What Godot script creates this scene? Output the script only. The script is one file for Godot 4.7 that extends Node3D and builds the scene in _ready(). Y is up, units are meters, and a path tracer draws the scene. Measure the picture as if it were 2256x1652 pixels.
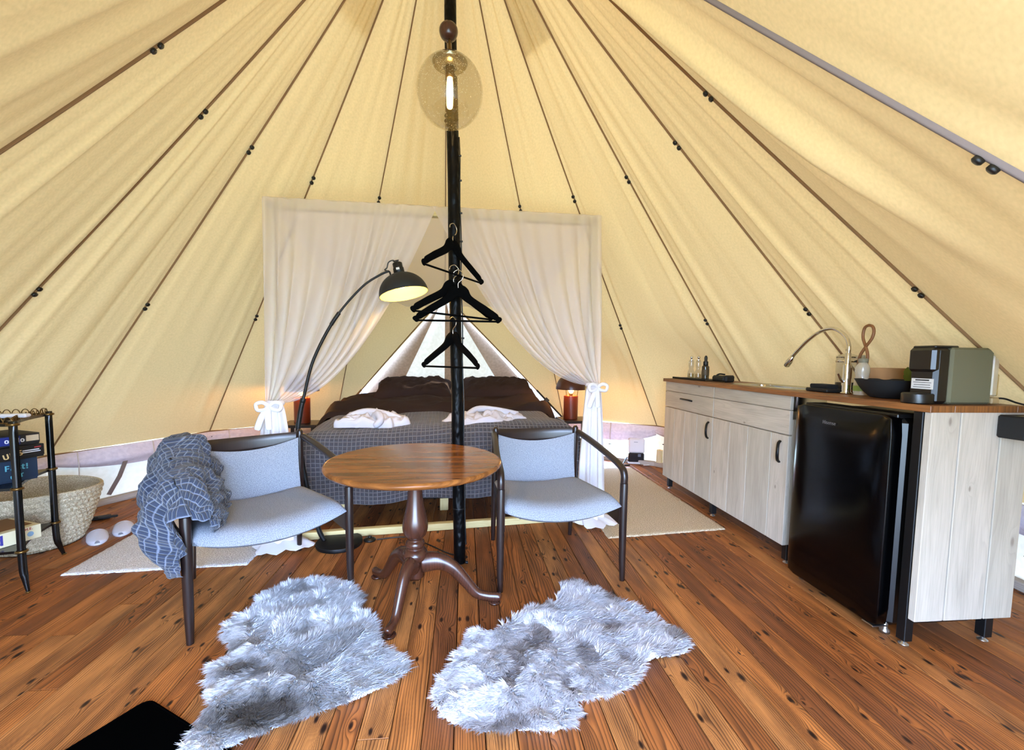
extends Node3D
# A round canvas bell tent seen from its open doorway. y up, metres; -z runs along the floor boards away from the door.

const CX := -0.02            # foot of the centre pole
const CZ := -2.264
const APEX := Vector3(-0.10, 3.63, -2.264)
const EAVE_R := 2.85
const EAVE_Y := 0.42
const SEAMS := [-141.0, -113.0, -90.5, -73.3, -51.8, -28.5, -3.5, 24.0, 45.0, 66.9, 89.5, 110.5, 141.0]
const DOOR_TOP := Vector3(-0.05, 2.25, 0.5)
const BACK_TOP := Vector3(-0.21, 1.735, -4.66)

# ------------------------------------------------------------------ mesh builder
class MB:
	var v := PackedVector3Array()
	var uv := PackedVector2Array()
	var ix := PackedInt32Array()

	func vert(p: Vector3, t := Vector2.ZERO) -> int:
		v.push_back(p); uv.push_back(t)
		return v.size() - 1

	func tri(a: Vector3, b: Vector3, c: Vector3, ta := Vector2.ZERO, tb := Vector2.ZERO, tc := Vector2.ZERO) -> void:
		var k := v.size()
		v.append_array([a, b, c]); uv.append_array([ta, tb, tc]); ix.append_array([k, k + 1, k + 2])

	func quad(a: Vector3, b: Vector3, c: Vector3, d: Vector3, ta := Vector2(0, 0), tb := Vector2(1, 0), tc := Vector2(1, 1), td := Vector2(0, 1)) -> void:
		var k := v.size()
		v.append_array([a, b, c, d]); uv.append_array([ta, tb, tc, td])
		ix.append_array([k, k + 1, k + 2, k, k + 2, k + 3])

	func grid(nu: int, nv: int, f: Callable, closed := false, flip := false, us := 1.0, vs := 1.0) -> void:
		# f(u, v) -> point; the front faces du x dv. closed joins u = 1 to u = 0.
		var k := v.size()
		var cols := nu if closed else nu + 1
		for i in cols:
			for j in nv + 1:
				var a := float(i) / nu
				var b := float(j) / nv
				v.push_back(f.call(a, b)); uv.push_back(Vector2(a * us, b * vs))
		for i in nu:
			var i2 := (i + 1) % cols
			for j in nv:
				var p := k + i * (nv + 1) + j
				var q := k + i2 * (nv + 1) + j
				if flip:
					ix.append_array([p, q, q + 1, p, q + 1, p + 1])
				else:
					ix.append_array([p, p + 1, q + 1, p, q + 1, q])

	func out_quad(a: Vector3, b: Vector3, c: Vector3, d: Vector3, mid: Vector3, ta: Vector2, tb: Vector2, tc: Vector2, td: Vector2) -> void:
		if (c - a).cross(b - a).dot((a + b + c + d) * 0.25 - mid) < 0:
			quad(d, c, b, a, td, tc, tb, ta)
		else:
			quad(a, b, c, d, ta, tb, tc, td)

	func box(c: Vector3, s: Vector3, bev := 0.0, b := Basis(), grain := 1, off := Vector2.ZERO) -> void:
		var h := s * 0.5
		var e := minf(bev, minf(h.x, minf(h.y, h.z)) * 0.9)
		var V := []
		var U := []
		for n in 8:
			var sg := Vector3(1 if n & 1 else -1, 1 if n & 2 else -1, 1 if n & 4 else -1)
			for ax in 3:
				var p := sg * (h - Vector3.ONE * e)
				p[ax] = sg[ax] * h[ax]
				V.append(c + b * p)
				var t := Vector2.ZERO
				if ax == grain:
					t = Vector2(p[(ax + 1) % 3], p[(ax + 2) % 3])
				else:
					t = Vector2(p[3 - ax - grain], p[grain])
				U.append(t + off)
		for ax in 3:
			var o1 := 1 << ((ax + 1) % 3)
			var o2 := 1 << ((ax + 2) % 3)
			for sgn in 2:
				var n0: int = (1 << ax) * sgn
				var q := [n0 * 3 + ax, (n0 | o1) * 3 + ax, (n0 | o1 | o2) * 3 + ax, (n0 | o2) * 3 + ax]
				out_quad(V[q[0]], V[q[1]], V[q[2]], V[q[3]], c, U[q[0]], U[q[1]], U[q[2]], U[q[3]])
			if e > 0.0:
				var a1 := (ax + 1) % 3
				var a2 := (ax + 2) % 3
				for sg1 in 2:
					for sg2 in 2:
						var n1: int = o1 * sg1 | o2 * sg2
						var n2: int = n1 | (1 << ax)
						out_quad(V[n1 * 3 + a1], V[n2 * 3 + a1], V[n2 * 3 + a2], V[n1 * 3 + a2], c, U[n1 * 3 + a1], U[n2 * 3 + a1], U[n2 * 3 + a2], U[n1 * 3 + a2])
		if e > 0.0:
			for n in 8:
				var A: Vector3 = V[n * 3]
				var B: Vector3 = V[n * 3 + 1]
				var C: Vector3 = V[n * 3 + 2]
				if (C - A).cross(B - A).dot((A + B + C) / 3.0 - c) < 0:
					tri(A, C, B, U[n * 3], U[n * 3 + 2], U[n * 3 + 1])
				else:
					tri(A, B, C, U[n * 3], U[n * 3 + 1], U[n * 3 + 2])

	func tube(p: Array, r: Variant, seg := 10, wide := 1.0, up := Vector3.ZERO, cap := true) -> void:
		# swept round (or flattened: width x wide across «up») bar; r is a number or one number for each point
		var n := p.size()
		var k := v.size()
		var t: Vector3 = (p[1] - p[0]).normalized()
		var nx := up if up != Vector3.ZERO else (Vector3.UP if absf(t.y) < 0.9 else Vector3.RIGHT)
		nx = (nx - t * nx.dot(t)).normalized()
		var len := 0.0
		for i in n:
			var t2: Vector3 = (p[mini(i + 1, n - 1)] - p[maxi(i - 1, 0)]).normalized()
			if up != Vector3.ZERO:
				nx = up
			nx = (nx - t2 * nx.dot(t2)).normalized()
			var ny := t2.cross(nx)
			var rad: float = r[i] if r is Array else r
			if i > 0: len += (p[i] - p[i - 1]).length()
			for s in seg:
				var a := TAU * s / seg
				v.push_back(p[i] + nx * cos(a) * rad + ny * sin(a) * rad * wide)
				uv.push_back(Vector2(float(s) / seg * 0.1, len))
		for i in n - 1:
			for s in seg:
				var a := k + i * seg + s
				var b := k + i * seg + (s + 1) % seg
				ix.append_array([a, a + seg, b + seg, a, b + seg, b])
		if cap:
			var m0 := vert(p[0], Vector2(0.05, 0)); var m1 := vert(p[n - 1], Vector2(0.05, len))
			for s in seg:
				ix.append_array([m0, k + s, k + (s + 1) % seg])
				ix.append_array([m1, k + (n - 1) * seg + (s + 1) % seg, k + (n - 1) * seg + s])

	func lathe(pr: Array, seg := 24, at := Transform3D()) -> void:
		# pr: Vector2(radius, height) from bottom to top (outside); a radius of 0 closes
		var k := v.size()
		var n := pr.size()
		for s in seg:
			var a := TAU * s / seg
			for i in n:
				v.push_back(at * Vector3(pr[i].x * cos(a), pr[i].y, pr[i].x * sin(a)))
				uv.push_back(Vector2(float(s) / seg, pr[i].y))
		for s in seg:
			var s2 := (s + 1) % seg
			for i in n - 1:
				var p := k + s * n + i
				var q := k + s2 * n + i
				ix.append_array([p, q + 1, p + 1, p, q, q + 1])

	func prism(poly: PackedVector2Array, y0: float, y1: float, at := Transform3D()) -> void:
		# a flat outline in x,z given thickness from y0 to y1
		var tr := Geometry2D.triangulate_polygon(poly)
		var area := 0.0
		for i in poly.size():
			area += poly[i].cross(poly[(i + 1) % poly.size()])
		for i in range(0, tr.size(), 3):
			var a := poly[tr[i]]; var b := poly[tr[i + 1]]; var c := poly[tr[i + 2]]
			if (b - a).cross(c - a) < 0:
				var x := b
				b = c
				c = x
			tri(at * Vector3(a.x, y1, a.y), at * Vector3(b.x, y1, b.y), at * Vector3(c.x, y1, c.y), a, b, c)
			tri(at * Vector3(a.x, y0, a.y), at * Vector3(c.x, y0, c.y), at * Vector3(b.x, y0, b.y), a, c, b)
		for i in poly.size():
			var a := poly[i]; var b := poly[(i + 1) % poly.size()]
			if area < 0:
				var x := a
				a = b
				b = x
			quad(at * Vector3(a.x, y0, a.y), at * Vector3(b.x, y0, b.y), at * Vector3(b.x, y1, b.y), at * Vector3(a.x, y1, a.y), a, b, b, a)

	func move(t: Transform3D, from := 0) -> void:
		for i in range(from, v.size()):
			v[i] = t * v[i]

	func mesh() -> ArrayMesh:
		var n := PackedVector3Array()
		n.resize(v.size())
		for i in range(0, ix.size(), 3):
			var a := v[ix[i]]
			var w := (v[ix[i + 2]] - a).cross(v[ix[i + 1]] - a)
			n[ix[i]] += w; n[ix[i + 1]] += w; n[ix[i + 2]] += w
		for i in n.size():
			n[i] = n[i].normalized() if n[i].length_squared() > 1e-20 else Vector3.UP
		var arr := []
		arr.resize(Mesh.ARRAY_MAX)
		arr[Mesh.ARRAY_VERTEX] = v; arr[Mesh.ARRAY_NORMAL] = n; arr[Mesh.ARRAY_TEX_UV] = uv; arr[Mesh.ARRAY_INDEX] = ix
		var m := ArrayMesh.new()
		m.add_surface_from_arrays(Mesh.PRIMITIVE_TRIANGLES, arr)
		return m

# ------------------------------------------------------------------ scene helpers
var taken := {}
var M := {}
var rng := RandomNumberGenerator.new()

func numbered(called: String) -> String:
	var n: int = taken.get(called, 0)
	taken[called] = n + 1
	return called if n == 0 else "%s_%03d" % [called, n]

func tag(o: Node3D, label: String, category: String, group := "") -> Node3D:
	o.set_meta("label", label); o.set_meta("category", category)
	if group != "": o.set_meta("group", group)
	return o

func thing(called: String, label: String, category: String, at := Vector3.ZERO, turn := 0.0, group := "") -> Node3D:
	var o := Node3D.new()
	o.name = numbered(called)
	add_child(o)
	o.position = at
	o.rotation.y = deg_to_rad(turn)
	return tag(o, label, category, group)

func setting(called: String, label := "") -> Node3D:
	var o := Node3D.new()
	o.name = called
	add_child(o)
	o.set_meta("kind", "structure")
	if label != "": o.set_meta("label", label)
	return o

func obj(called: String, b: Variant, m: Material, parent: Node3D, label := "") -> MeshInstance3D:
	var o := MeshInstance3D.new()
	o.mesh = b.mesh() if b is MB else b
	o.material_override = m
	if parent == self:
		o.name = numbered(called)
		add_child(o)
	else:
		o.name = called
		parent.add_child(o, true)
	if label != "": o.set_meta("label", label)
	return o

func B(c: Vector3, s: Vector3, bev := 0.004, grain := 1, off := Vector2.ZERO, bs := Basis()) -> MB:
	var b := MB.new()
	b.box(c, s, bev, bs, grain, off)
	return b

func T(p: Array, r: Variant, seg := 10, wide := 1.0, up := Vector3.ZERO) -> MB:
	var b := MB.new()
	b.tube(p, r, seg, wide, up)
	return b

func L(pr: Array, seg := 24, at := Transform3D()) -> MB:
	var b := MB.new()
	b.lathe(pr, seg, at)
	return b

func at(x: float, y: float, z: float) -> Transform3D:
	return Transform3D(Basis(), Vector3(x, y, z))

func smooth(p: Array, n := 6) -> Array:
	# Catmull-Rom through the points
	var out := []
	for i in p.size() - 1:
		var a: Vector3 = p[maxi(i - 1, 0)]; var b: Vector3 = p[i]; var c: Vector3 = p[i + 1]; var d: Vector3 = p[mini(i + 2, p.size() - 1)]
		for k in n:
			out.append(b.cubic_interpolate(c, a, d, float(k) / n))
	out.append(p[p.size() - 1])
	return out

func smooth2(p: Array, n := 5) -> Array:
	var q := []
	for a in p: q.append(Vector3(a.x, a.y, 0))
	var out := []
	for a in smooth(q, n): out.append(Vector2(a.x, a.y))
	return out

func mat(called: String, c: Color, rough := 0.6, metal := 0.0) -> StandardMaterial3D:
	var m := StandardMaterial3D.new()
	m.resource_name = called
	m.albedo_color = c
	m.roughness = rough
	m.metallic = metal
	M[called] = m
	return m

func noise(sd: int, freq: float, oct := 3, kind := FastNoiseLite.TYPE_SIMPLEX_SMOOTH) -> FastNoiseLite:
	var n := FastNoiseLite.new()
	n.seed = sd; n.frequency = freq; n.noise_type = kind
	n.fractal_octaves = oct
	if oct <= 1: n.fractal_type = FastNoiseLite.FRACTAL_NONE
	return n

func noise_tex(sd: int, freq: float, a: Color, b: Color, size := 512, oct := 4, normal := false, bump := 4.0) -> NoiseTexture2D:
	var t := NoiseTexture2D.new()
	t.width = size; t.height = size; t.seamless = true; t.generate_mipmaps = false
	t.noise = noise(sd, freq, oct)
	if normal:
		t.as_normal_map = true; t.bump_strength = bump
	else:
		var g := Gradient.new()
		g.offsets = PackedFloat32Array([0.25, 0.75]); g.colors = PackedColorArray([a, b])
		t.color_ramp = g
	return t

func wood(called: String, sd: int, w: int, h: int, metres: Vector2, base: Color, dark: Color, rings: float, contrast: float, knots: int, rough: float, patch := 0.25) -> StandardMaterial3D:
	# boards cut along the trunk: ring lines that bend round knots, pores, broad patches of tone; joins up along its length
	var rn := RandomNumberGenerator.new()
	rn.seed = sd
	var n1 := noise(sd, 1.0, 2)
	var n2 := noise(sd + 7, 1.0, 2)
	var n3 := noise(sd + 13, 1.0, 3)
	var kn := []
	for k in knots:
		kn.append([rn.randf_range(0.1, 0.9) * metres.x, rn.randf_range(0.1, 0.9) * metres.y, rn.randf_range(0.004, 0.0105)])
	var im := Image.create(w, h, false, Image.FORMAT_RGB8)
	var R := metres.y / TAU
	var lines := rings * metres.x
	var tilt := rn.randf_range(-0.25, 0.25)
	for j in h:
		var y := metres.y * j / h
		var cy := cos(TAU * j / h) * R
		var sy := sin(TAU * j / h) * R
		for i in w:
			var x := metres.x * i / w
			var g := lines * (float(i) / w) + 2.6 * n1.get_noise_3d(cy * 1.1, sy * 1.1, x * 9.0 + tilt)
			var kd := 0.0
			for k in kn:
				var dx: float = x - k[0]
				var dy: float = (y - k[1]) * 0.42
				var d2: float = (dx * dx + dy * dy) / (k[2] * k[2])
				if d2 < 30.0:
					g += 2.2 * exp(-d2 * 0.16)
					if d2 < 1.6: kd = maxf(kd, 1.0 - d2 / 1.6)
			var s := g - floorf(g)
			var line := s * s * s * (1.0 if s < 0.93 else (1.0 - s) / 0.07)
			var fib := n2.get_noise_3d(cy * 9.0, sy * 9.0, x * 900.0)
			var pt := n3.get_noise_3d(cy * 2.4, sy * 2.4, x * 16.0)
			var f := clampf(0.18 + contrast * line + 0.16 * fib + patch * pt, 0.0, 1.0)
			f = maxf(f, kd * 1.25 if kd > 0.2 else f)
			im.set_pixel(i, j, base.lerp(dark, clampf(f, 0.0, 1.15)))
	var m := mat(called, Color.WHITE, rough)
	m.albedo_texture = ImageTexture.create_from_image(im)
	m.uv1_scale = Vector3(1.0 / metres.x, 1.0 / metres.y, 1)
	return m

func cloth(called: String, sd: int, a: Color, b: Color, freq := 0.12, scale := 3.0, rough := 0.95, bump := 0.0) -> StandardMaterial3D:
	var m := mat(called, Color.WHITE, rough)
	m.albedo_texture = noise_tex(sd, freq, a, b)
	m.uv1_triplanar = true
	m.uv1_scale = Vector3.ONE * scale
	m.metallic_specular = 0.2
	if bump > 0.0:
		m.normal_enabled = true
		m.normal_texture = noise_tex(sd + 3, freq, a, b, 512, 3, true, bump)
	return m

# ------------------------------------------------------------------ build
func _ready() -> void:
	rng.seed = 11
	var cam := Camera3D.new()
	cam.name = "camera"
	add_child(cam)
	cam.transform = Transform3D(Basis(Vector3(0.99568, 0.01285, 0.09199), Vector3(-0.00608, 0.99728, -0.07344), Vector3(-0.09269, 0.07256, 0.99305)).orthonormalized(), Vector3(0, 1.1, 0))
	cam.near = 0.05
	cam.far = 200.0
	cam.projection = Camera3D.PROJECTION_FRUSTUM
	cam.size = 0.05 * 1652.0 / 950.0
	cam.frustum_offset = Vector2(0.05 * 16.0 / 950.0, 0.05 * 32.0 / 950.0)
	cam.current = true

	var env := Environment.new()
	env.background_mode = Environment.BG_SKY
	var sky := Sky.new()
	var sm := ProceduralSkyMaterial.new()
	sm.sky_top_color = Color(0.64, 0.78, 1.0)
	sm.sky_horizon_color = Color(0.80, 0.88, 1.0)
	sm.sky_curve = 0.2
	sm.ground_bottom_color = Color(0.45, 0.47, 0.42)
	sm.ground_horizon_color = Color(0.70, 0.74, 0.74)
	sm.sky_energy_multiplier = 8.5
	sm.sun_angle_max = 20.0
	sky.sky_material = sm
	env.sky = sky
	env.tonemap_mode = Environment.TONE_MAPPER_LINEAR
	env.tonemap_exposure = 0.30
	env.sdfgi_enabled = true
	env.ssao_enabled = true
	env.ssil_enabled = true
	var we := WorldEnvironment.new()
	we.name = "environment"
	we.environment = env
	add_child(we)

	var sun := DirectionalLight3D.new()
	sun.name = "sun"
	sun.light_color = Color(1.0, 0.95, 0.86)
	sun.light_energy = 32.0
	sun.light_angular_distance = 3.0
	sun.shadow_enabled = true
	add_child(sun)
	sun.look_at_from_position(Vector3(6.0, 4.6, -4.6), Vector3.ZERO)

	materials()
	tent()
	floor_boards()
	bed_and_canopy()
	kitchen()
	armchairs()
	round_table()
	centre_pole()
	rugs()
	sheepskins()
	lamps()
	hangers()
	left_side()
	counter_things()
	floor_things()

func materials() -> void:
	var canvas := cloth("canvas", 3, Color(0.89, 0.79, 0.58), Color(0.94, 0.835, 0.625), 0.12, 1.1, 0.95, 0.0)
	canvas.uv1_world_triplanar = true
	canvas.backlight_enabled = true
	canvas.backlight = Color(0.180, 0.166, 0.140)
	var wallc := cloth("wall_canvas", 5, Color(0.93, 0.91, 0.85), Color(0.98, 0.96, 0.91), 0.03, 1.4, 0.95)
	wallc.backlight_enabled = true
	wallc.backlight = Color(0.40, 0.39, 0.36)
	var lite := cloth("door_canvas", 5, Color(0.95, 0.94, 0.89), Color(0.99, 0.98, 0.94), 0.03, 1.4, 0.95)
	lite.backlight_enabled = true
	lite.backlight = Color(0.24, 0.232, 0.205)
	var drape := cloth("rolled_canvas", 6, Color(0.80, 0.76, 0.80), Color(0.88, 0.84, 0.87), 0.03, 2.0, 0.9)
	drape.backlight_enabled = true
	drape.backlight = Color(0.20, 0.185, 0.20)
	var hem := cloth("door_canvas_hem", 8, Color(0.66, 0.555, 0.455), Color(0.72, 0.61, 0.51), 0.03, 2.0, 0.9)
	var tape := mat("seam_tape", Color(0.50, 0.37, 0.235), 0.9)
	tape.backlight_enabled = true
	tape.backlight = Color(0.05, 0.04, 0.028)
	mat("grey_tape", Color(0.47, 0.41, 0.39), 0.9)
	mat("black_plastic", Color(0.02, 0.02, 0.022), 0.45)
	mat("matt_black", Color(0.025, 0.025, 0.027), 0.7)
	mat("black_iron", Color(0.03, 0.03, 0.032), 0.5, 0.3)
	mat("cord_white", Color(0.82, 0.78, 0.74), 0.9)
	for k in 5:
		wood("floor_wood_%d" % k, 40 + k, 128, 2048, Vector2(0.125, 2.6), [Color(0.74, 0.45, 0.22), Color(0.66, 0.385, 0.185), Color(0.76, 0.49, 0.26), Color(0.56, 0.325, 0.17), Color(0.70, 0.415, 0.20)][k], Color(0.20, 0.105, 0.055), [120.0, 95.0, 150.0, 110.0, 135.0][k], 0.74, 15, 0.5, 0.36)
		M["floor_wood_%d" % k].metallic_specular = 0.32
	for k in 3:
		wood("washed_wood_%d" % k, 60 + k, 128, 768, Vector2(0.25, 1.0), [Color(0.74, 0.70, 0.635), Color(0.715, 0.68, 0.615), Color(0.755, 0.715, 0.65)][k], Color(0.55, 0.51, 0.455), 60.0, 0.22, 1, 0.75, 0.34)
	wood("counter_wood", 70, 256, 1024, Vector2(0.5, 2.2), Color(0.55, 0.345, 0.165), Color(0.24, 0.125, 0.055), 60.0, 0.5, 3, 0.45)
	wood("table_wood", 72, 384, 512, Vector2(0.8, 0.9), Color(0.54, 0.33, 0.155), Color(0.19, 0.10, 0.05), 44.0, 0.22, 0, 0.20, 0.6)
	M.table_wood.metallic_specular = 0.28
	var ma := wood("mahogany", 74, 96, 384, Vector2(0.1, 0.8), Color(0.29, 0.155, 0.10), Color(0.13, 0.07, 0.05), 90.0, 0.5, 0, 0.25)
	ma.uv1_triplanar = true
	ma.uv1_scale = Vector3(8, 2, 8)
	var wn := wood("wenge", 76, 96, 384, Vector2(0.1, 0.8), Color(0.155, 0.10, 0.085), Color(0.06, 0.04, 0.035), 120.0, 0.5, 0, 0.32)
	wn.uv1_triplanar = true
	wn.uv1_scale = Vector3(10, 1.6, 10)
	wood("pine", 78, 64, 512, Vector2(0.1, 1.0), Color(0.86, 0.80, 0.58), Color(0.70, 0.58, 0.36), 90.0, 0.35, 1, 0.6)
	var kw := wood("kerb_wood", 79, 64, 512, Vector2(0.1, 1.0), Color(0.72, 0.67, 0.62), Color(0.45, 0.40, 0.36), 90.0, 0.4, 1, 0.8)
	kw.uv1_scale = Vector3(10, 1, 1)
	var bp := mat("black_paint", Color(0.012, 0.013, 0.015), 0.42)
	bp.metallic_specular = 0.25
	bp.normal_enabled = true
	bp.normal_texture = noise_tex(81, 0.02, Color.BLACK, Color.WHITE, 256, 3, true, 5.0)
	bp.uv1_triplanar = true
	bp.uv1_scale = Vector3(4, 1.5, 4)
	cloth("seat_cloth", 90, Color(0.38, 0.40, 0.45), Color(0.70, 0.71, 0.73), 0.35, 1.6, 0.95, 2.0)
	cloth("grass", 12, Color(0.58, 0.60, 0.50), Color(0.70, 0.70, 0.62), 0.05, 0.4, 1.0)

# ------------------------------------------------------------------ the tent
func eave(a: float) -> Vector3:
	var r := deg_to_rad(a)
	return Vector3(CX + EAVE_R * sin(r), EAVE_Y, CZ - EAVE_R * cos(r))

func seam_end(a: float) -> Vector3:
	return BACK_TOP if a == -3.5 else eave(a)

func foot(a: float, rad := 2.88, y := 0.0) -> Vector3:
	var r := deg_to_rad(a)
	return Vector3(CX + rad * sin(r), y, CZ - rad * cos(r))

func on_roof(e: Vector3, c: Vector3, t: float, s: float, sag := 0.055) -> Vector3:
	# s runs down from the peak to the eave, t across a gore from seam e to seam c; canvas hangs in a little
	var p := APEX.lerp(e.lerp(c, t), s)
	var q := Vector3(p.x - APEX.x, 0, p.z - APEX.z)
	if q.length() > 0.001:
		p -= q.normalized() * sag * 6.75 * s * (1.0 - s) * (1.0 - s)
	return p

func tent() -> void:
	var roof := setting("ceiling", "cream canvas tent roof with radiating seams")
	var fold := noise(21, 1.0, 2)
	var n := SEAMS.size()
	var pairs := []
	for i in n - 1:
		pairs.append([SEAMS[i], SEAMS[i + 1], seam_end(SEAMS[i]), seam_end(SEAMS[i + 1]), i])
	pairs.append([141.0, 180.0, eave(141.0), DOOR_TOP, 20])
	pairs.append([180.0, 219.0, DOOR_TOP, eave(-141.0), 21])
	for g in pairs:
		var e: Vector3 = g[2]
		var c: Vector3 = g[3]
		var id: int = g[4]
		var a0: float = g[0]
		var creases := []
		var rn := RandomNumberGenerator.new()
		rn.seed = 500 + id
		for k in 4:
			creases.append([[0.08, 0.25, 0.62, 0.90][k] + rn.randf_range(-0.06, 0.06), rn.randf_range(0.02, 0.05), rn.randf_range(0.008, 0.020) * (1.0 if k % 2 else -1.0) * (1.0 if k % 3 else 1.5), rn.randf_range(0.1, 0.6)])
		if a0 == 110.5:
			creases = [[0.57, 0.10, 0.072, -1.0], [0.30, 0.06, 0.02, 0.0], [0.80, 0.09, -0.03, 0.1]]
		var cut := 1.0
		var f := func(t: float, w: float) -> Vector3:
			var s := 0.02 + w * 0.98
			var p := on_roof(e, c, t, s)
			var d := 0.0
			for k in creases:
				var x: float = (t - k[0]) / k[1]
				var on: float = clampf((s - k[3]) * 3.0, 0.0, 1.0)
				if a0 == 110.5: on *= 1.0 - smoothstep(0.55, 0.76, s)
				d += k[2] * on * maxf(0.0, 1.0 - absf(x)) * sin(clampf(s, 0, 1) * PI * 0.9) * smoothstep(0.0, 0.06, t) * smoothstep(1.0, 0.94, t)
			d += 0.060 * 4.0 * t * (1.0 - t) * s * (1.0 - s)
			d += 0.016 * fold.get_noise_2d(t * 3.2 + id * 9.0, s * 1.3) * sin(PI * t)
			if a0 < 66.9 and a0 >= 24.0: d -= 0.24 * exp(-pow((p.y - 0.9) / 0.35, 2.0)) * sin(PI * t)
			d *= smoothstep(1.0, 0.92, s)
			var q := Vector3(p.x - APEX.x, 0, p.z - APEX.z).normalized()
			return p - q * d * 0.8 - Vector3(0, d * 0.5, 0)
		var m := MB.new()
		m.grid(36, 30, f, false, false, 1.0, 1.0)
		obj("canvas_panel", m, M.canvas, roof)
	# seams: a folded tape along every join, with a pair of black snaps at two heights
	for i in n:
		var a: float = SEAMS[i]
		var e := seam_end(a)
		var last := 1.0
		var pts := []
		for k in 25:
			var s := 0.03 + (last - 0.03) * k / 24.0
			var p := on_roof(e, e, 0.0, s)
			var q := Vector3(p.x - APEX.x, 0, p.z - APEX.z).normalized()
			pts.append(p - q * 0.006)
		var big := absf(a) == 141.0
		var tape := obj("seam", T(pts, 0.0085 if big else 0.0072, 6, 0.5, Vector3.ZERO), M.grey_tape if big else M.seam_tape, roof)
		for s0 in ([0.40, 0.655] if big else [0.435, 0.70]):
			if s0 > last: continue
			var p := on_roof(e, e, 0.0, s0)
			var dn: Vector3 = (e - APEX).normalized()
			var q := Vector3(p.x - APEX.x, 0, p.z - APEX.z).normalized()
			var nrm := (-q * dn.y * -1.0 + Vector3(0, -1, 0) * Vector2(dn.x, dn.z).length()).normalized()
			nrm = (-q * absf(dn.y) - Vector3(0, 1, 0) * Vector2(dn.x, dn.z).length()).normalized()
			for k in [-1, 1]:
				var c0: Vector3 = p - q * 0.012 + nrm * (0.006 if big else 0.0) + dn * 0.017 * k
				obj("snap", T([c0 - nrm * 0.002, c0 + nrm * 0.006, c0 + nrm * 0.009], [0.012, 0.012, 0.008], 10), M.black_plastic, tape)
	# flaps of canvas over the two vents near the peak, on the outside
	for g in [[45.0, 66.9], [-73.3, -51.8]]:
		var e := eave(g[0]); var c := eave(g[1])
		var m := MB.new()
		m.grid(8, 8, func(t: float, w: float) -> Vector3:
			var p := on_roof(e, c, t, 0.02 + 0.21 * w)
			return p + Vector3(p.x - APEX.x, 0.25, p.z - APEX.z).normalized() * 0.02, false, true)
		obj("vent_flap", m, M.seam_tape, roof)
	# the white triangular door at the back, inside the roof's A-shaped cut
	var top := BACK_TOP + Vector3(0, 0.03, -0.02)
	var el := foot(-29.0, 2.9, 0.0); var er := foot(24.5, 2.9, 0.0)
	var back := setting("wall_back", "white canvas door panel under the peaked opening behind the bed")
	var el0 := eave(-28.5) + Vector3(-0.06, 0.02, -0.03); var er0 := eave(24.0) + Vector3(0.06, 0.02, -0.03)
	var pan := func(t: float, w: float) -> Vector3:
		var k := 0.76
		var lp := top.lerp(el0, w / k) if w < k else el0.lerp(el, (w - k) / (1.0 - k))
		var rp := top.lerp(er0, w / k) if w < k else er0.lerp(er, (w - k) / (1.0 - k))
		return lp.lerp(rp, t) + Vector3(0, 0, -0.02 * sin(PI * w) + 0.010 * sin(t * 40.0 + w * 5.0) * w)
	for k in 2:
		var m := MB.new()
		m.grid(20, 20, func(t: float, w: float) -> Vector3: return pan.call(0.5 * k + 0.5 * t, 0.002 + 0.998 * w))
		obj("door_panel", m, M.door_canvas, back)
	for band in [[0.07, 0.22], [0.78, 0.93], [0.46, 0.56]]:
		var m := MB.new()
		m.grid(4, 20, func(t: float, w: float) -> Vector3: return pan.call(lerpf(band[0], band[1], t), 0.02 + 0.97 * w) + Vector3(0, 0, 0.02))
		obj("hem", m, M.door_canvas_hem, back)
	for s in 2:
		var q: Vector3 = eave([-28.5, 24.0][s])
		var pts := []
		for k in 13:
			var t := k / 12.0
			var p := top.lerp(q, t)
			pts.append(p + Vector3(0, -0.01, 0.03 + 0.05 * sin(PI * t)))
		obj("zip", T(pts, 0.006, 6), M.seam_tape, back)
		obj("zip_cover", T([pts[9] + Vector3(0, 0, 0.01), pts[12] + Vector3(0, 0, 0.01)], 0.011, 6), M.black_plastic if s else M.seam_tape, back)
		obj("buckle", B(pts[10] + Vector3(0, 0, 0.03), Vector3(0.05, 0.05, 0.02), 0.004, 1, Vector2.ZERO, Basis(Vector3.BACK, 0.8)), M.black_plastic, back)

	# low side walls: a sheet per gore, a rolled-up inner curtain that sags, a cord under the eave, toggles
	var wl := setting("wall_left", "low white canvas side wall with rolled lavender curtain")
	var wr := setting("wall_right", "low white canvas side wall behind the kitchen")
	for i in n - 1:
		var a: float = SEAMS[i]; var b: float = SEAMS[i + 1]
		if a == -28.5 or a == -3.5: continue
		var w := wl if a < 0 else wr
		var e0 := eave(a); var e1 := eave(b)
		var f0 := foot(a); var f1 := foot(b)
		if a != 24.0:
			var m := MB.new()
			m.grid(14, 6, func(t: float, h: float) -> Vector3:
				return e0.lerp(e1, t).lerp(f0.lerp(f1, t), h) + Vector3(0, 0, 0.006 * sin(t * 30.0)), false, false)
			obj("wall_sheet", m, M.door_canvas, w)
		else:
			# rolled up here: a sheet to the left of it only, daylight under it, and a wooden post outside
			var m := MB.new()
			m.grid(10, 6, func(t: float, h: float) -> Vector3:
				var u := 0.72 + 0.28 * t
				return e0.lerp(e1, u).lerp(f0.lerp(f1, u), h), false, false)
			obj("wall_sheet", m, M.door_canvas, w)
			var pc := foot(36.5, 2.97, 0.2)
			obj("post", B(pc, Vector3(0.055, 0.5, 0.055), 0.004), M.pine, w)
		var inw := Vector3(CX, 0, CZ) - (e0 + e1) * 0.5
		inw.y = 0
		inw = inw.normalized()
		var deep := 0.15 if a != 24.0 else 0.19
		var d := MB.new()
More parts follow.
